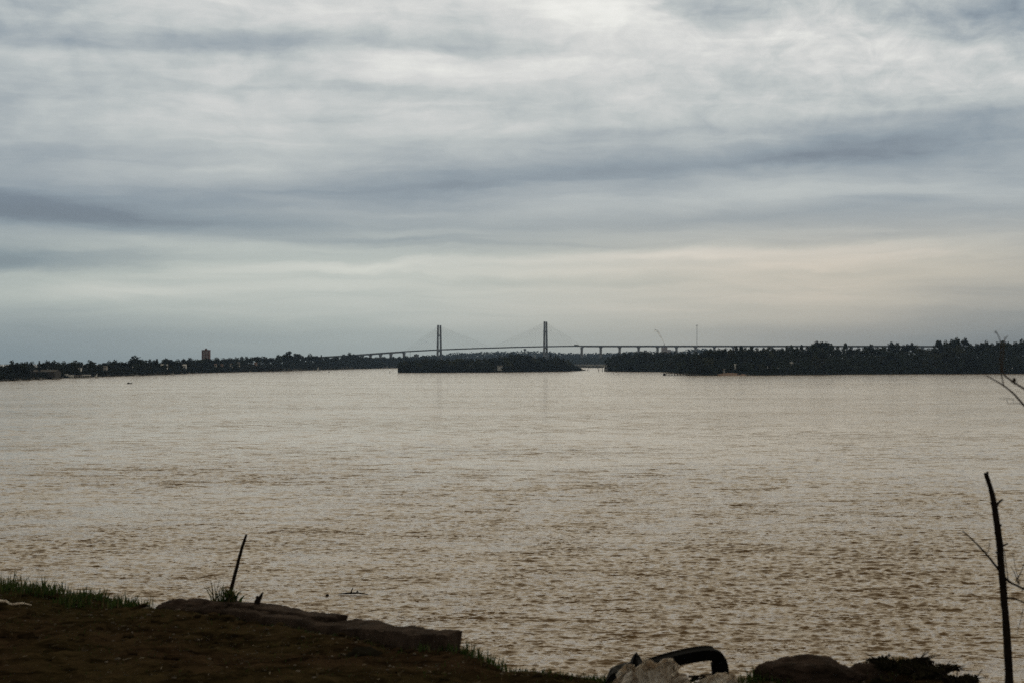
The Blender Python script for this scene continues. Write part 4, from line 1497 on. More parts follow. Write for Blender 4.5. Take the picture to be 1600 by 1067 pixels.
TOPS = [(640, 557), (690, 553.5), (705, 550.6), (725, 549.6), (750, 549), (770, 548.2), (800, 547.4), (830, 547.6), (850, 547.8), (866, 548.6), (880, 550.6), (905, 550.8), (940, 550.2), (970, 549.2), (1000, 548.8), (1045, 548.6), (1052, 545.0), (1064, 548), (1072, 545.0), (1085, 543.8), (1100, 542.8), (1112, 544.8), (1125, 547), (1180, 548)]
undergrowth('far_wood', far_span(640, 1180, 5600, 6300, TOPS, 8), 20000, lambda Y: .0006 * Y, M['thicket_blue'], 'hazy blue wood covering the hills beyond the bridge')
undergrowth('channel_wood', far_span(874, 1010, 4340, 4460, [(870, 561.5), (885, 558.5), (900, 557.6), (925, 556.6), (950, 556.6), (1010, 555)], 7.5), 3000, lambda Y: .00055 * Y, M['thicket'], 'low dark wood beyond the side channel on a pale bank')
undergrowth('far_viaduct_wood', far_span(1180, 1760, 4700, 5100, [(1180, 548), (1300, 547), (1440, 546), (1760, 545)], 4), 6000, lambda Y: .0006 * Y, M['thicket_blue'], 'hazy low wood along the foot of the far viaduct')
undergrowth('spit_reeds', far_span(872, 940, 3606, 3625, [(872, 569.6), (900, 570.0), (940, 571.5)], 0.3), 500, lambda Y: .0003 * Y, M['thicket'], 'low dark reeds on the spit across the side channel')


# ------------------------------------------------------------------ near bank
EDGE = [(-900, 880), (-300, 893), (0, 909), (100, 918), (240, 941), (330, 958), (430, 970), (600, 996), (722, 1012), (790, 1032), (850, 1042), (900, 1049), (960, 1052), (1100, 1056), (1150, 1052), (1210, 1041), (1300, 1037), (1400, 1031), (1450, 1038), (1500, 1053), (1540, 1067), (1600, 1085), (2000, 1110), (3000, 1150)]
EX, EY = [], []
for a, b in EDGE:
    g = gnd(a, b); EX.append(g.x); EY.append(g.y)


def edge_y(x): return np.interp(x, EX, EY)


WALL_A, WALL_B = (322, 951), (678, 1014)
_wa, _wb = gnd(*WALL_A), gnd(*WALL_B)
_wl = math.hypot(_wb.x - _wa.x, _wb.y - _wa.y)


def ground_h(x, y):
    d = edge_y(x) - y
    h = 0.035 * mnoise.noise(Vector((x * .8, y * .8, 2))) + .026 * mnoise.noise(Vector((x * 2.3, y * 2.3, 5))) + .017 * mnoise.noise(Vector((x * 7, y * 7, 1))) + .011 * mnoise.noise(Vector((x * 17, y * 17, 7))) + .006 * mnoise.noise(Vector((x * 40, y * 40, 3)))
    if d < .35: h -= .05 * (1 - max(d, 0) / .35) ** 2
    h += .055 * math.exp(-((x - 2.02) / .20) ** 2 - ((d - .12) / .22) ** 2) + .03 * math.exp(-((x - 1.55) / .25) ** 2 - ((d - .1) / .2) ** 2)
    # earth banked up against the near face of the broken wall
    ux, uy = (_wb.x - _wa.x) / _wl, (_wb.y - _wa.y) / _wl
    s_ = (x - _wa.x) * ux + (y - _wa.y) * uy; q = (x - _wa.x) * uy - (y - _wa.y) * ux
    if -.3 < s_ < _wl + .2 and -.1 < q < .6:
        k = max(0.0, min(1, 1.12 - max(q, 0) / .5)) ** 1.3 * min(1, (s_ + .3) / .3) * max(0.0, min(1, (_wl * .92 - s_) / (_wl * .34)))
        h += (.002 + .050 * max(0, min(1, s_ / _wl))) * k
    return h


def build_ground():
    xs = np.concatenate([np.linspace(-22, -4.9, 24), np.arange(-4.85, 3.3, .022), np.linspace(3.4, 22, 24)])
    ts = np.concatenate([np.linspace(-14, -3.6, 16), np.arange(-3.5, .001, .024)])
    drop = [(.05, -.05), (.14, -.25), (.3, -.8), (.8, -2.2), (2.0, -4.5), (4.5, -8.0), (8, -11.0), (14, -12.2)]
    V = []
    for t in ts:
        for x in xs:
            y = edge_y(x) + t
            V.append((x, y, GZ + ground_h(x, y) + (0 if t > -6 else 0)))
    for dy, dz in drop:
        for x in xs:
            y = edge_y(x) + dy
            V.append((x + .05 * mnoise.noise(Vector((x * 3, dy, 1))), y + .12 * mnoise.noise(Vector((x * 4, dy * 2, 9))) * min(1, dy * 3), GZ + ground_h(x, edge_y(x)) * (1 if dz > -1 else 0) + dz + .1 * mnoise.noise(Vector((x * 2, dy * 3, 4)))))
    n = len(xs); m = len(ts) + len(drop)
    idx = np.arange(n * m).reshape(m, n)
    Q = np.stack([idx[:-1, :-1], idx[:-1, 1:], idx[1:, 1:], idx[1:, :-1]], -1).reshape(-1, 4)
    tag(obj('ground', np_mesh('ground', V, Q, True), M['dirt']), kind='structure')


build_ground()


def gz(x, y): return GZ + ground_h(x, y)


def on_ground(px, py):
    g = gnd(px, py)
    return Vector((g.x, g.y, gz(g.x, g.y)))


# grass
def blades(spec, seed, droop=0.4):
    """spec: list of (x, y, z, height, width)"""
    r = np.random.default_rng(seed)
    V = []; Q = []
    for (x, y, z, h, w) in spec:
        a = r.uniform(0, 6.28); ln = r.uniform(.05, droop) * h
        dx, dy = math.cos(a) * ln, math.sin(a) * ln
        b = r.uniform(0, 6.28); wx, wy = math.cos(b) * w / 2, math.sin(b) * w / 2
        base = len(V)
        for k, (q, ww) in enumerate(((0, 1), (.4, .85), (.75, .55), (1, .08))):
            cx, cy, cz = x + dx * q ** 2, y + dy * q ** 2, z + h * (q - .12 * (ln / h) * q * q)
            V += [(cx - wx * ww, cy - wy * ww, cz), (cx + wx * ww, cy + wy * ww, cz)]
        for k in range(3):
            Q.append((base + 2 * k, base + 2 * k + 1, base + 2 * k + 3, base + 2 * k + 2))
    return np_mesh('blades', V, Q, True)


spec = []
def tuft(px, py, n, spread, hmin, hmax, w=.007):
    c = gnd(px, py)
    for i in range(n):
        x = c.x + random.gauss(0, spread); y = min(c.y + random.gauss(0, spread * 1.2), float(edge_y(x)) + .04)
        spec.append((x, y, gz(x, min(y, float(edge_y(x)))) - .01, random.uniform(hmin, hmax) * math.exp(-((x - c.x) / (2.2 * spread)) ** 2), w * random.uniform(.6, 1.5)))


for i in range(46):
    px = random.uniform(-60, 238)
    ey = float(np.interp(px, [e[0] for e in EDGE], [e[1] for e in EDGE]))
    k = 1 - .45 * max(0, px) / 240
    tuft(px, ey + random.uniform(0, 14), random.randint(26, 50), .06, .04 * k, .125 * k)
for px, hh in ((20, .15), (74, .17), (88, .13), (136, .15), (170, .12), (195, .15), (215, .12), (238, .12)):
    tuft(px, float(np.interp(px, [e[0] for e in EDGE], [e[1] for e in EDGE])) + 3, 14, .035, hh * .6, hh, .009)
for i in range(70):
    px = random.uniform(-40, 236)
    tuft(px, float(np.interp(px, [e[0] for e in EDGE], [e[1] for e in EDGE])) + random.uniform(0, 10), 3, .012, .09 * (1 - px / 600), .19 * (1 - px / 420), random.uniform(.006, .012))
for i in range(12):
    tuft(random.uniform(95, 135), 938 + random.uniform(-4, 6), 26, .04, .03, .085)
for px, py, n, s, a, b in ((735, 1018, 70, .05, .04, .11), (755, 1024, 60, .05, .03, .09), (775, 1032, 40, .05, .03, .08), (790, 1035, 16, .02, .06, .11), (705, 1012, 60, .06, .03, .08), (680, 1008, 50, .06, .03, .07), (655, 1000, 36, .05, .02, .06),
                          (935, 1052, 60, .05, .02, .06), (920, 1054, 50, .05, .02, .05), (945, 1053, 26, .03, .04, .08), (1180, 1052, 60, .04, .03, .10), (1195, 1053, 60, .05, .03, .07), (1210, 1056, 60, .05, .02, .06), (1165, 1056, 40, .04, .03, .07), (1250, 1058, 60, .09, .02, .05), (1320, 1058, 60, .09, .02, .05), (1370, 1054, 50, .06, .02, .06), (1110, 1046, 12, .02, .04, .08), (1097, 1050, 14, .03, .03, .06), (1300, 1062, 60, .1, .02, .04), (1220, 1047, 50, .05, .03, .08), (1270, 1050, 50, .08, .02, .05), (1340, 1046, 50, .07, .02, .05), (1390, 1040, 60, .06, .02, .06), (1430, 1042, 60, .06, .02, .06), (1470, 1050, 60, .05, .02, .06), (1510, 1063, 50, .05, .02, .05), (1150, 1056, 50, .04, .03, .08), (1075, 1060, 30, .05, .02, .05), (1000, 1062, 40, .08, .02, .05),
                          (850, 1049, 60, .08, .015, .05), (820, 1045, 50, .06, .015, .045), (880, 1052, 40, .06, .015, .04), (480, 975, 30, .08, .02, .04), (430, 968, 24, .08, .02, .04), (390, 962, 30, .08, .015, .035)):
    tuft(px, py, n, s, a, b)
for i in range(4800):        # short wisps all over the bank
    x = random.uniform(-4.4, 3.0); y = float(edge_y(x)) - abs(random.gauss(0, 1.4))
    spec.append((x, y, gz(x, y) - .004, random.uniform(.006, .022) * (2.0 if random.random() < .08 else 1), random.uniform(.003, .006)))
for i in range(30):
    u_ = random.random(); px_ = WALL_A[0] + (WALL_B[0] - WALL_A[0]) * u_; py_ = WALL_A[1] + (WALL_B[1] - WALL_A[1]) * u_
    tuft(px_, py_ + random.uniform(2, 8), random.randint(4, 16), .03, .012, .035 + .035 * (u_ > .8))
tag(obj('grass', blades(spec, 3), M['grass']), 'short ragged grass along the lip of the dark earth bank', 'grass', kind='stuff')

# clods of earth
bm = bmesh.new()
for i in range(260):
    x = random.uniform(-4.4, 2.9); y = float(edge_y(x)) - abs(random.gauss(0, 1.3)) - .05
    r = random.uniform(.010, .026) * (1.7 if random.random() < .12 else 1)
    b2 = bmesh.ops.create_icosphere(bm, subdivisions=2, radius=1)['verts']
    o3 = Vector((i * 3.1, i * 1.7, 0))
    for v in b2:
        k = 1 + .45 * mnoise.noise(v.co * 1.4 + o3) + .2 * mnoise.noise(v.co * 3.5 + o3)
        v.co = Vector((v.co.x * r * 1.4, v.co.y * r, v.co.z * r * .65)) * k + Vector((x, y, gz(x, y) + r * .15))
me = bpy.data.meshes.new('earth_clods'); bm.to_mesh(me); bm.free()
tag(obj('earth_clods', me, M['dirt']), 'crumbled clods of dark earth scattered over the bank', 'clods', kind='stuff')

# dry litter and pebbles on the earth
lit = []
for i in range(3200):
    x = random.uniform(-4.4, 3.0); y = float(edge_y(x)) - abs(random.gauss(0, 1.6)) - .02
    lit.append((x, y))
V = []; Q = []
for (x, y) in lit:
    a = random.uniform(0, 6.28); ln = random.uniform(.005, .02) * (2.0 if random.random() < .04 else 1); w = random.uniform(.001, .0035)
    z = gz(x, y) + .004
    dx, dy = math.cos(a) * ln, math.sin(a) * ln; ex, ey = -math.sin(a) * w, math.cos(a) * w
    tz = random.uniform(-.003, .012)
    b = len(V)
    V += [(x - dx - ex, y - dy - ey, z), (x - dx + ex, y - dy + ey, z + .002), (x + dx + ex, y + dy + ey, z + tz + .002), (x + dx - ex, y + dy - ey, z + tz)]
    Q.append((b, b + 1, b + 2, b + 3))
tag(obj('dry_litter', np_mesh('dry_litter', V, Q), M['straw']), 'scattered straw and dead leaf bits on the dark earth', 'litter', kind='stuff')
bm = bmesh.new()
for i in range(420):
    x = random.uniform(-4.4, 2.8); y = float(edge_y(x)) - abs(random.gauss(0, 1.5)) - .03
    r = random.uniform(.004, .011) * (1.8 if random.random() < .06 else 1)
    mt = Matrix.Translation((x, y, gz(x, y) + r * .2)) @ Matrix.Rotation(random.uniform(0, 6), 4, 'Z') @ Matrix.Diagonal((r * random.uniform(.8, 1.6), r, r * .6, 1))
    bmesh.ops.create_icosphere(bm, subdivisions=1, radius=1, matrix=mt)
me = bpy.data.meshes.new('pebbles'); bm.to_mesh(me); bm.free()
tag(obj('pebbles', me, M['pebble']), 'small pale stones scattered over the dark earth', 'pebbles', kind='stuff')


# broken concrete wall running to the lip of the bank
def broken_wall():
    A = gnd(WALL_A[0], WALL_A[1]); B = gnd(WALL_B[0], WALL_B[1])
    d = Vector((B.x - A.x, B.y - A.y, 0)); L = d.length; d.normalize()
    nrm = Vector((-d.y, d.x, 0))
    if nrm.y < 0: nrm = -nrm
    t = thing('broken_wall', (A.x, A.y, GZ), 'broken low concrete wall half buried in the earth at the lip of the bank', 'wall', None, math.atan2(d.y, d.x))

    def slab(name, x0, x1, y0, y1, z0, z1, seed, amp=.012, nx=90, endrough=.03):
        ny, nz = 9, 6
        bm = bmesh.new()
        def P(i, j, k):
            x = x0 + (x1 - x0) * i / nx; y = y0 + (y1 - y0) * j / ny
            zt = z1(x) if callable(z1) else z1
            z = z0 + (zt - z0) * k / nz
            n = mnoise.noise(Vector((x * 5 + seed, y * 9, z * 9))); n2 = mnoise.noise(Vector((x * 16, y * 22 + seed, z * 22)))
            n3 = mnoise.noise(Vector((x * 45, y * 45 + seed, z * 45)))
            q = amp * (.8 * n + .5 * n2 + .35 * n3)
            ex = endrough * (mnoise.noise(Vector((seed, y * 14, z * 14)))) if i in (0, nx) else 0
            rnd = .004 if k == nz and j in (0, ny) else 0
            return (x + ex, y + q, z + q * .9 - rnd)
        vm = {}
        for i in range(nx + 1):
            for j in range(ny + 1):
                for k in range(nz + 1):
                    if i in (0, nx) or j in (0, ny) or k in (0, nz):
                        vm[(i, j, k)] = bm.verts.new(P(i, j, k))
        def face(a, b, c, e):
            bm.faces.new((vm[a], vm[b], vm[c], vm[e]))
        for i in range(nx):
            for j in range(ny):
                for k in (0, nz): face((i, j, k), (i + 1, j, k), (i + 1, j + 1, k), (i, j + 1, k))
            for k in range(nz):
                for j in (0, ny): face((i, j, k), (i + 1, j, k), (i + 1, j, k + 1), (i, j, k + 1))
        for j in range(ny):
            for k in range(nz):
                for i in (0, nx): face((i, j, k), (i, j + 1, k), (i, j + 1, k + 1), (i, j, k + 1))
        bmesh.ops.recalc_face_normals(bm, faces=bm.faces)
        me = bpy.data.meshes.new(name); bm.to_mesh(me); bm.free()
        for p in me.polygons: p.use_smooth = True
        return obj(name, me, M['wallconc'], t)

    slab('wall_body', 0, L, 0, .22, -.5, lambda x: .014 + .058 * min(1, x / L) + .007 * math.sin(x * 3.1 + 1) - .012 * max(0, math.sin(x * 7.3)) ** 6, 1, .022, 120)
    slab('broken_cap', -.1, L * .52, .10, .235, -.02, lambda x: .036 + .006 * math.sin(x * 6) + .05 * x / L, 5, .012, 50, .06)
    return t


broken_wall()
# earth heap at the end of the wall and the clods lying about
def lump(name, px, py, size, label, cat, mat, seed, amp=.22, freq=1.6, sub=5, rz=0.0, dz=0.0, ridged=False, oct=4):
    c = on_ground(px, py)
    o = obj(name, blob_mesh(name, size, sub, amp, freq, seed, ridged, 0, oct), M[mat])
    o.location = (c.x, c.y, c.z + dz); o.rotation_euler = (0, 0, rz)
    tag(o, label, cat)
    return o


lump('earth_heap', 306, 950, (.27, .18, .115), 'brown earth heap at the end of the broken wall beside the thin stake', 'earth heap', 'rock', 4, .2, 1.6, 6, -.35, .0, oct=6)
lump('turf_clod', 570, 1023, (.085, .06, .045), 'black turf clod lying on the bare earth below the broken wall', 'clod', 'deadleaf', 8, .35, 2.0, 4)
lump('boulder', 1260, 1052, (.25, .17, .112), 'long brown boulder on the lip of the bank beside the dumped plastic', 'boulder', 'rock', 12, .2, 1.3, 6, -.12, -.01, oct=6)
lump('flat_stone', 1352, 1050, (.11, .09, .075), 'smaller flat brown stone leaning on the boulder', 'stone', 'rock', 15, .24, 1.4, 6, .2, -.01, oct=6)


# thin stake, stump, weed
def stick(name, pts, rad, label, cat, mat='deadwood', jit=.12, n=8):
    P = smoothpath(pts, 5)
    R = np.interp(np.linspace(0, 1, len(P)), np.linspace(0, 1, len(rad)), rad)
    o = Vector(pts[0])
    t = thing(name, o, label, cat)
    MB().tube([p - o for p in P], list(R), n, jit).build('stem', M[mat], t, True)
    return t, o


Ys = gnd(362, 932).y
stick('stake', [at(357, 950, Ys), at(362, 920, Ys), at(371, 884, Ys), at(378, 858, Ys), at(385.5, 834, Ys)], [.016, .014, .0125, .011, .008], 'thin dark stake leaning out of the weeds by the earth heap', 'stake')
Yp = gnd(402, 955).y
st, so = stick('post_stump', [at(397, 964, Yp), at(401, 946, Yp), at(406, 931, Yp)], [.021, .020, .019], 'short broken wooden post stump leaning beside the broken wall', 'post', jit=.2)
MB().tube([at(407, 934, Yp) - so, at(409.5, 928, Yp) - so, at(411.5, 924, Yp) - so], [.012, .010, .004], 6, .2).build('splinter', M['deadwood'], st)


def weed():
    c = at(350, 938, gnd(352, 950).y + .1)
    t = thing('weed', c, 'green leafy weed with grassy blades at the foot of the thin stake', 'plant')
    sp = []
    for i in range(46):
        sp.append((random.gauss(.015, .04), random.gauss(0, .03), -.02, random.uniform(.05, .145), random.uniform(.006, .012)))
    for dx, h in ((-.055, .21), (-.05, .165), (-.075, .14), (-.04, .12), (-.063, .18), (-.03, .10)):
        sp.append((dx, random.uniform(-.02, .02), -.03, h, .015))
    obj('blade', blades(sp, 9, .55), M['grass'], t)
    sp = []
    for i in range(34):
        sp.append((random.gauss(.05, .028), random.gauss(0, .025), random.uniform(-.03, .03), random.uniform(.035, .085), random.uniform(.014, .026)))
    obj('broad_leaf', blades(sp, 21, 1.1), M['grass'], t)
    for k in range(4):
        x = -.03 + .04 * k
        MB().tube([(0, 0, -.05), (x * .5, .01, .02), (x, 0, .07)], [.004, .003, .002], 5).build('stalk', M['grass'], t)


weed()


# dumped plastic on the lip
Yb = 8.15
def draped_film(name, prof, depth, Yc, label, cat, seed, foldamp, mat='film'):
    """thin plastic film lying crumpled: a sheet humped along its outline with folds running down its face"""
    xs = [p[0] for p in prof]
    base = on_ground(sum(xs) / len(xs), 1066)
    nx, ny = 150, 70
    V = []; Q = []
    off = Vector((seed * 3.7, seed * 1.9, seed * 5.1))
    for j in range(ny + 1):
        v = .64 * j / ny               # from the near edge on the ground over the top; open behind
        for i in range(nx + 1):
            px = xs[0] + (xs[-1] - xs[0]) * i / nx
            ptop = float(np.interp(px, xs, [p[1] for p in prof]))
            wx = (px - 800) / F * Yc
            y = Yc - depth * .5 + depth * v
            zt = H + (HY - ptop) / F * Yc
            z0 = gz(wx, min(y, float(edge_y(wx)) - .02)) - .01
            s_ = math.sin(math.pi * min(1, v * 1.0) ** .8) ** .55
            q = Vector((wx * 19, v * 1.6, seed)) + off
            w = mnoise.noise(Vector((wx * 9, v * 3, 4)) + off) * .9
            f1 = 1 - 2 * abs(mnoise.noise(Vector((wx * 11 + w, v * 1.3, seed)) + off))
            f2 = 1 - 2 * abs(mnoise.noise(Vector((wx * 30 + 1.5 * w, v * 3.0, seed * 2)) + off))
            f3 = mnoise.noise(Vector((wx * 90, v * 14, seed * 3)) + off)
            d = foldamp * (max(f1, 0) ** 3 * 1.3 + .45 * max(f2, -.3) - .5 + .10 * f3) * s_
            V.append((wx - base.x + foldamp * .7 * mnoise.noise(Vector((wx * 30, v * 5, 8)) + off), y - base.y - d * 1.3, max(z0, z0 + (zt - z0) * s_ + d * .55) - base.z))
    for j in range(ny):
        for i in range(nx):
            a = j * (nx + 1) + i
            Q.append((a, a + 1, a + nx + 2, a + nx + 1))
    o = obj(name, np_mesh(name, V, Q, True), M[mat]); o.location = base
    if mat != 'film':
        md = o.modifiers.new('sheet', 'SOLIDIFY'); md.thickness = .002
    tag(o, label, cat)
    return o


draped_film('plastic_bag', [(962, 1066), (967, 1052), (974, 1044), (982, 1042), (991, 1044), (996, 1041), (1002, 1034), (1011, 1032), (1019, 1034), (1026, 1040), (1031, 1037), (1038, 1031), (1044, 1034), (1050, 1042), (1057, 1048), (1062, 1056), (1066, 1068)],
            .24, Yb - .05, 'crumpled dirty white plastic bag lying in front of the bent black bar', 'bag', 3, .075)
draped_film('plastic_sheet', [(1082, 1068), (1090, 1062), (1098, 1058), (1106, 1054), (1112, 1056), (1120, 1051), (1128, 1050), (1134, 1054), (1141, 1053), (1149, 1057), (1158, 1058), (1168, 1064)],
            .13, Yb + .02, 'low strip of crumpled white plastic under the end of the bent black bar', 'plastic sheet', 7, .034)
draped_film('black_sheet', [(944, 1062), (950, 1050), (955, 1040), (962, 1036), (975, 1033), (985, 1031), (990, 1022), (994, 1017.5), (999, 1023), (1004, 1030), (1014, 1037), (1022, 1046), (1030, 1056)],
            .20, Yb + .10, 'bunched black plastic sheet with a pointed fold behind the white bag', 'plastic sheet', 5, .020, 'rubber')


def black_frame():
    Yf = Yb + .14
    pts = [(1000, 1044), (1012, 1039), (1040, 1030), (1070, 1022.5), (1095, 1018), (1112, 1017.5), (1123, 1021), (1130, 1030), (1133, 1044), (1134, 1062)]
    c = at(1075, 1062, Yf)
    t = thing('plastic_bar', c, 'bent black plastic bar like a chair arm dumped on the bank lip', 'plastic bar')
    P = smoothpath([at(a, b, Yf + .0008 * (a - 1000)) - c for a, b in pts], 5)

    def sweep(name, up_in, up_out, y0, y1, mat):
        V = []; Fc = []
        for i, p in enumerate(P):
            d = (P[min(i + 1, len(P) - 1)] - P[max(i - 1, 0)]); d.y = 0; d.normalize()
            n = Vector((-d.z, 0, d.x))
            k = 1.0 + .65 * max(0, min(1, (i / len(P) - .55) / .15))
            prof = []
            for (o, y) in ((-up_in * k, y0), (up_out, y0), (up_out, y1), (-up_in * k, y1)):
                q = p + n * o; prof.append((q.x, q.y + y, q.z))
            V += prof
        for i in range(len(P) - 1):
            for k in range(4):
                Fc.append((4 * i + k, 4 * i + (k + 1) % 4, 4 * i + 4 + (k + 1) % 4, 4 * i + 4 + k))
        Fc.append((3, 2, 1, 0)); e = 4 * (len(P) - 1); Fc.append((e, e + 1, e + 2, e + 3))
        me = bpy.data.meshes.new(name); me.from_pydata(V, [], Fc); me.update()
        o = obj(name, me, mat, t)
        bv = o.modifiers.new('round', 'BEVEL'); bv.width = .004; bv.segments = 2
        return o
    sweep('frame_bar', .042, .014, -.02, .05, M['blackplastic'])
    # raised rear edge along the straight run
    n0 = int(len(P) * .62)
    V2 = [p + Vector((-.006, .075, .012)) for p in P[4:n0]]
    mb = MB(); mb.tube(V2, [.010] * len(V2), 8)
    mb.build('rear_lip', M['blackplastic'], t, True)
    mb = MB()
    for i in range(len(V2) - 1):
        a, b = V2[i], V2[i + 1]; c1, c2 = P[4 + i] + Vector((0, .045, .008)), P[5 + i] + Vector((0, .045, .008))
        mb.hexa([a, b, c1, c2, a + Vector((0, 0, .006)), b + Vector((0, 0, .006)), c1 + Vector((0, 0, .006)), c2 + Vector((0, 0, .006))])
    mb.build('web_plate', M['blackplastic'], t)


black_frame()
# twig debris beside the frame
tw = on_ground(1080, 1056)
t = thing('fallen_twig', tw, 'small dark twigs caught under the black plastic bar', 'twig')
for k in range(5):
    a = Vector((random.uniform(-.06, .0), random.uniform(-.05, .02), .005 + .012 * k)); b = a + Vector((random.uniform(.06, .13), random.uniform(-.04, .04), random.uniform(-.012, .03)))
    MB().tube([a, (a + b) / 2 + Vector((0, 0, .008)), b], [.006, .005, .003], 5).build('stem', M['deadwood'], t)


# white scrap lying on the grass at the left
def scrap():
    c = on_ground(16, 944)
    t = thing('plastic_strip', c, 'pale twisted plastic strip lying on the earth under the grass', 'plastic strip')
    Y = c.y
    P = smoothpath([at(-14, 939, Y) - c, at(6, 938, Y) - c + Vector((0, .02, 0)), at(18, 942.5, Y) - c, at(34, 942, Y) - c + Vector((0, .03, 0)), at(50, 944, Y) - c], 5)
    R = [.011 * (1 - .6 * i / len(P)) * random.uniform(.8, 1.2) for i in range(len(P))]
    MB().tube(P, R, 7, .2).build('strip', M['film'], t, True)


scrap()


# dark dead-leaf shrubs on the lip
def low_bush(px, py, w, h, seed, label, mat='deadleaf'):
    c = on_ground(px, py)
    t = thing('low_bush', c, label, 'bush')
    r = random.Random(seed)
    lobes = []
    for k in range(9):
        lobes.append((r.uniform(-.8, .8) * w, r.uniform(-.5, .5) * w, r.uniform(-.1, .6) * h, w * r.uniform(.25, .42), w * .3, h * r.uniform(.3, .5)))
    V, Qd = leaf_cloud(lobes, 2600, .0068, seed)
    obj('foliage', np_mesh('foliage', V, Qd), M[mat], t)
    for k in range(14):
        a = r.uniform(-1, 1)
        MB().tube([(a * w * .3, 0, -.02), (a * w * .8, r.uniform(-.05, .05), h * .6), (a * w * 1.35, r.uniform(-.06, .06), h * r.uniform(.5, 1.5))], [.005, .004, .0015], 5).build('stem', M['deadwood'], t)


low_bush(1405, 1047, .15, .055, 3, 'dark dead-leaved bush just past the flat stone')
low_bush(1452, 1053, .16, .05, 4, 'dark straggling bush between the dead-leaved bush and the dead sapling')
low_bush(1500, 1072, .11, .06, 6, 'lowest dark scrub at the foot of the dead sapling')
low_bush(1385, 1062, .10, .05, 7, 'low mossy scrub in front of the flat stone', 'deadleaf')


# dead sapling
def sapling():
    Y = 7.75
    base = at(1576, 1090, Y); base.z = gz(base.x, base.y) - .05
    t = thing('dead_sapling', base, 'dead leafless sapling with a snapped top standing on the bank', 'sapling')
    P = [(1577, 1100), (1575, 1062), (1572, 1000), (1569, 955), (1566, 915), (1563, 880), (1561, 850), (1557, 820), (1553, 790), (1548, 765), (1542, 747), (1539.5, 738)]
    W = [8.2, 6.5, 6.0, 5.6, 5.4, 5.2, 5.2, 5.0, 4.6, 3.8, 3.6, 3.2]
    pts = [at(a, b, Y) for a, b in P]; pts[0] = base.copy()
    PP = smoothpath(pts, 4)
    R = np.interp(np.linspace(0, 1, len(PP)), np.linspace(0, 1, len(W)), W) * Y / F
    MB().tube([p - base for p in PP], list(R), 9, .09).build('trunk', M['deadwood'], t, True)

    def br(path, w0, w1, dy=0.0, name='branch'):
        q = smoothpath([at(a, b, Y + dy * k / max(1, len(path) - 1)) - base for k, (a, b) in enumerate(path)], 4)
        MB().tube(q, list(np.linspace(w0, w1, len(q)) * Y / F), 6, .12).build(name, M['deadwood'], t, True)
    for path, a, b in (([(1555, 790), (1560, 784), (1566, 779)], 2.6, 1.2), ([(1552, 789), (1547, 785)], 2.4, 1.5), ([(1562, 853), (1567, 851), (1574, 848)], 2.2, 1.0), ([(1558, 822), (1564, 819)], 2.4, 1.4),
                       ([(1559, 834), (1553, 831)], 2.2, 1.2), ([(1541, 742), (1543, 736)], 2.4, 1.2), ([(1561, 866), (1554, 861)], 2.0, 1.0), ([(1567, 912), (1572, 909)], 2.0, 1.2)):
        br(path, a, b, name='stub')
    br([(1562, 892), (1552, 880), (1541, 866), (1528, 852), (1514, 838), (1503, 829)], 2.1, .7, -.25)
    br([(1536, 860), (1543, 861), (1546, 838)], .7, .3, -.1, 'twig')
    br([(1567, 900), (1576, 908), (1588, 914), (1604, 922), (1620, 930)], 2.3, 1.3, .2)
    br([(1574, 906), (1571, 884), (1568, 858)], .8, .4, 0, 'twig')
    br([(1590, 912), (1584, 894), (1578, 884)], .9, .4, .1, 'twig')
    br([(1586, 907), (1594, 892), (1602, 872)], 1.0, .5, .2, 'twig')
    br([(1592, 912), (1587, 892), (1581, 866)], .6, .3, .1, 'twig')
    br([(1570, 933), (1582, 934), (1594, 938), (1612, 948)], 1.5, 1.0, .3)
    br([(1597, 950), (1592, 972), (1587, 990)], .5, .3, .2, 'twig')
    br([(1595, 922), (1602, 912), (1612, 900)], .6, .4, .1, 'twig')


sapling()


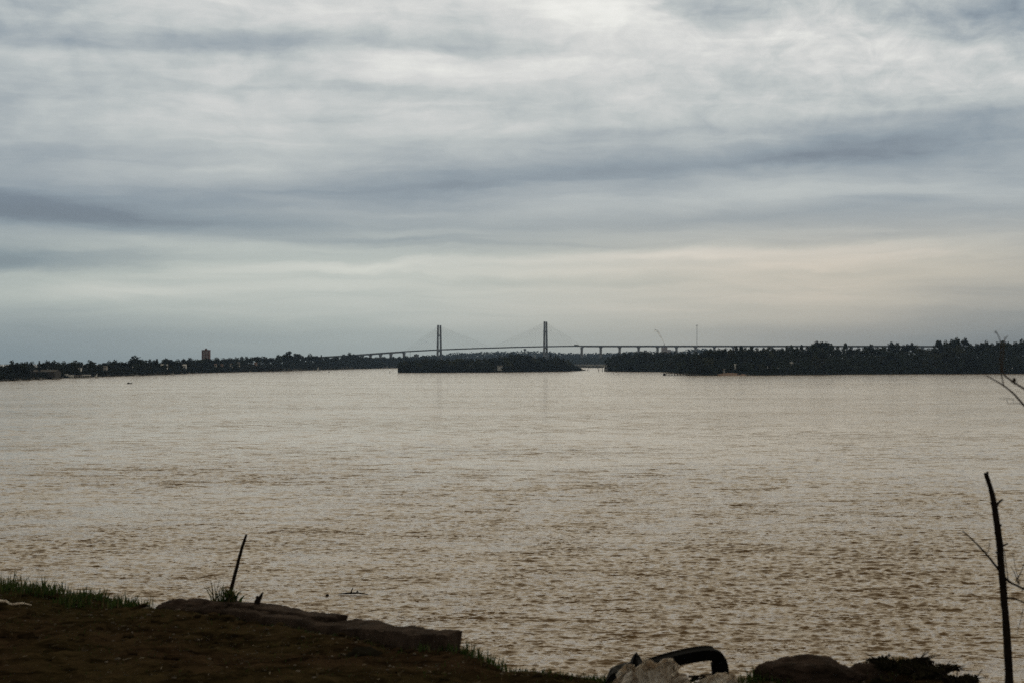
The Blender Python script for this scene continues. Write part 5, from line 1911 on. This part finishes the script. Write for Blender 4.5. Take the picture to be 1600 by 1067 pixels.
# bare tree standing just beyond the frame, its twigs reaching in
def bare_near_tree():
    Y = 6.2
    base = Vector((at(1790, 1100, Y).x, Y, 0)); base.z = gz(base.x, base.y) - .05
    t = thing('leafless_tree', base, 'leafless tree whose thin bare branches reach in over the water', 'tree')

    def br(path, w0, w1, dy=0.0, name='branch', y0=0.0):
        q = smoothpath([at(a, b, Y + y0 + dy * k / max(1, len(path) - 1)) - base for k, (a, b) in enumerate(path)], 4)
        MB().tube(q, list(np.linspace(w0 * .6, w1 * .62, len(q)) * Y / F), 6, .1).build(name, M['twig'], t, True)
    tr = [base, at(1785, 950, Y), at(1765, 800, Y), at(1750, 650, Y), at(1740, 480, Y), at(1745, 330, Y)]
    MB().tube([p - base for p in smoothpath(tr, 4)], list(np.linspace(.05, .02, 21)), 9, .08).build('trunk', M['bark'], t, True)
    br([(1760, 770), (1690, 720), (1640, 675), (1612, 645), (1597, 630), (1584, 615), (1568, 602), (1553, 593), (1540, 585.5)], 4.5, 1.1)
    br([(1568, 602), (1566, 591), (1564.5, 584), (1563, 560), (1564, 540), (1562, 530), (1558, 521), (1555, 517)], 1.5, 1.0)
    br([(1558, 521), (1553, 519)], .9, .5, 0, 'twig')
    br([(1750, 680), (1680, 650), (1640, 632), (1605, 610), (1590, 601), (1580, 594), (1570, 586), (1566, 575), (1568, 548), (1570, 531), (1575, 525)], 3.6, .9, .1)
    br([(1570, 531), (1569, 526)], .9, .5, .1, 'twig', .05)
    br([(1591, 601), (1583, 599), (1577, 593)], .9, .5, 0, 'twig')
    br([(1590, 601), (1588, 592)], .8, .3, 0, 'twig', .05)
    br([(1597, 631), (1587, 630), (1575, 630), (1573, 623)], .9, .5, 0, 'twig')
    br([(1583, 629), (1583, 622)], .6, .4, 0, 'twig')
    br([(1584, 623), (1572, 622), (1561, 622)], .8, .5, 0, 'twig')
    c = at(1584.5, 593.5, Y + .06) - base
    me = blob_mesh('leaf', (.0065, .005, .011), 2, .25, 2, 3)
    o = obj('withered_leaf', me, M['bark'], t); o.location = c
    br([(1742, 500), (1700, 500), (1660, 520), (1625, 520), (1604, 524)], 2.2, .5, .2)


bare_near_tree()


# drifting branch
def driftwood():
    Y = shore_y(928); c = at(552, 926, Y); c.z = .02
    t = thing('driftwood', c, 'dark branch drifting on the brown water off the broken wall', 'driftwood')
    s = Y / F
    MB().tube([(-.75, 0, .02), (-.2, .05, .06), (.3, 0, .07), (.8, -.05, .0)], [.02, .045, .04, .015], 7, .2).build('trunk', M['deadwood'], t, True)
    MB().tube([(-.12, 0, .05), (-.06, 0, .22), (0.0, 0, .36)], [.04, .03, .015], 6).build('branch', M['deadwood'], t)
    MB().tube([(.18, 0, .05), (.24, 0, .2)], [.045, .03], 6).build('branch', M['deadwood'], t)


driftwood()
Yd = shore_y(929)
o = obj('drifting_clump', blob_mesh('clump', (.09, .08, .055), 3, .25, 2, 6), M['deadwood'])
o.location = ((512 - 800) / F * Yd, Yd, .02)
tag(o, 'small dark clump floating beside the drifting branch', 'driftwood')

# ------------------------------------------------------------------ river haze
def haze():
    m = bpy.data.materials.new('haze'); m.use_nodes = True
    n = m.node_tree.nodes; n.remove(n['Principled BSDF'])
    v = n.new('ShaderNodeVolumePrincipled')
    v.inputs['Color'].default_value = (0.48, 0.69, 1.0, 1)
    v.inputs['Density'].default_value = 4.9e-5
    v.inputs['Anisotropy'].default_value = 0.2
    m.node_tree.links.new(v.outputs[0], n['Material Output'].inputs['Volume'])
    o = MB().box(-9800, 9800, -400, 9800, -4, 190).build('haze', m)
    tag(o, 'thin blue haze over the river', 'haze', kind='stuff')


haze()

# ------------------------------------------------------------------ render settings
cy = scene.cycles
cy.max_bounces = 4
cy.diffuse_bounces = 2
cy.glossy_bounces = 2
cy.transmission_bounces = 2
cy.volume_bounces = 0
cy.transparent_max_bounces = 6
cy.use_denoising = False
cy.sample_clamp_indirect = 3
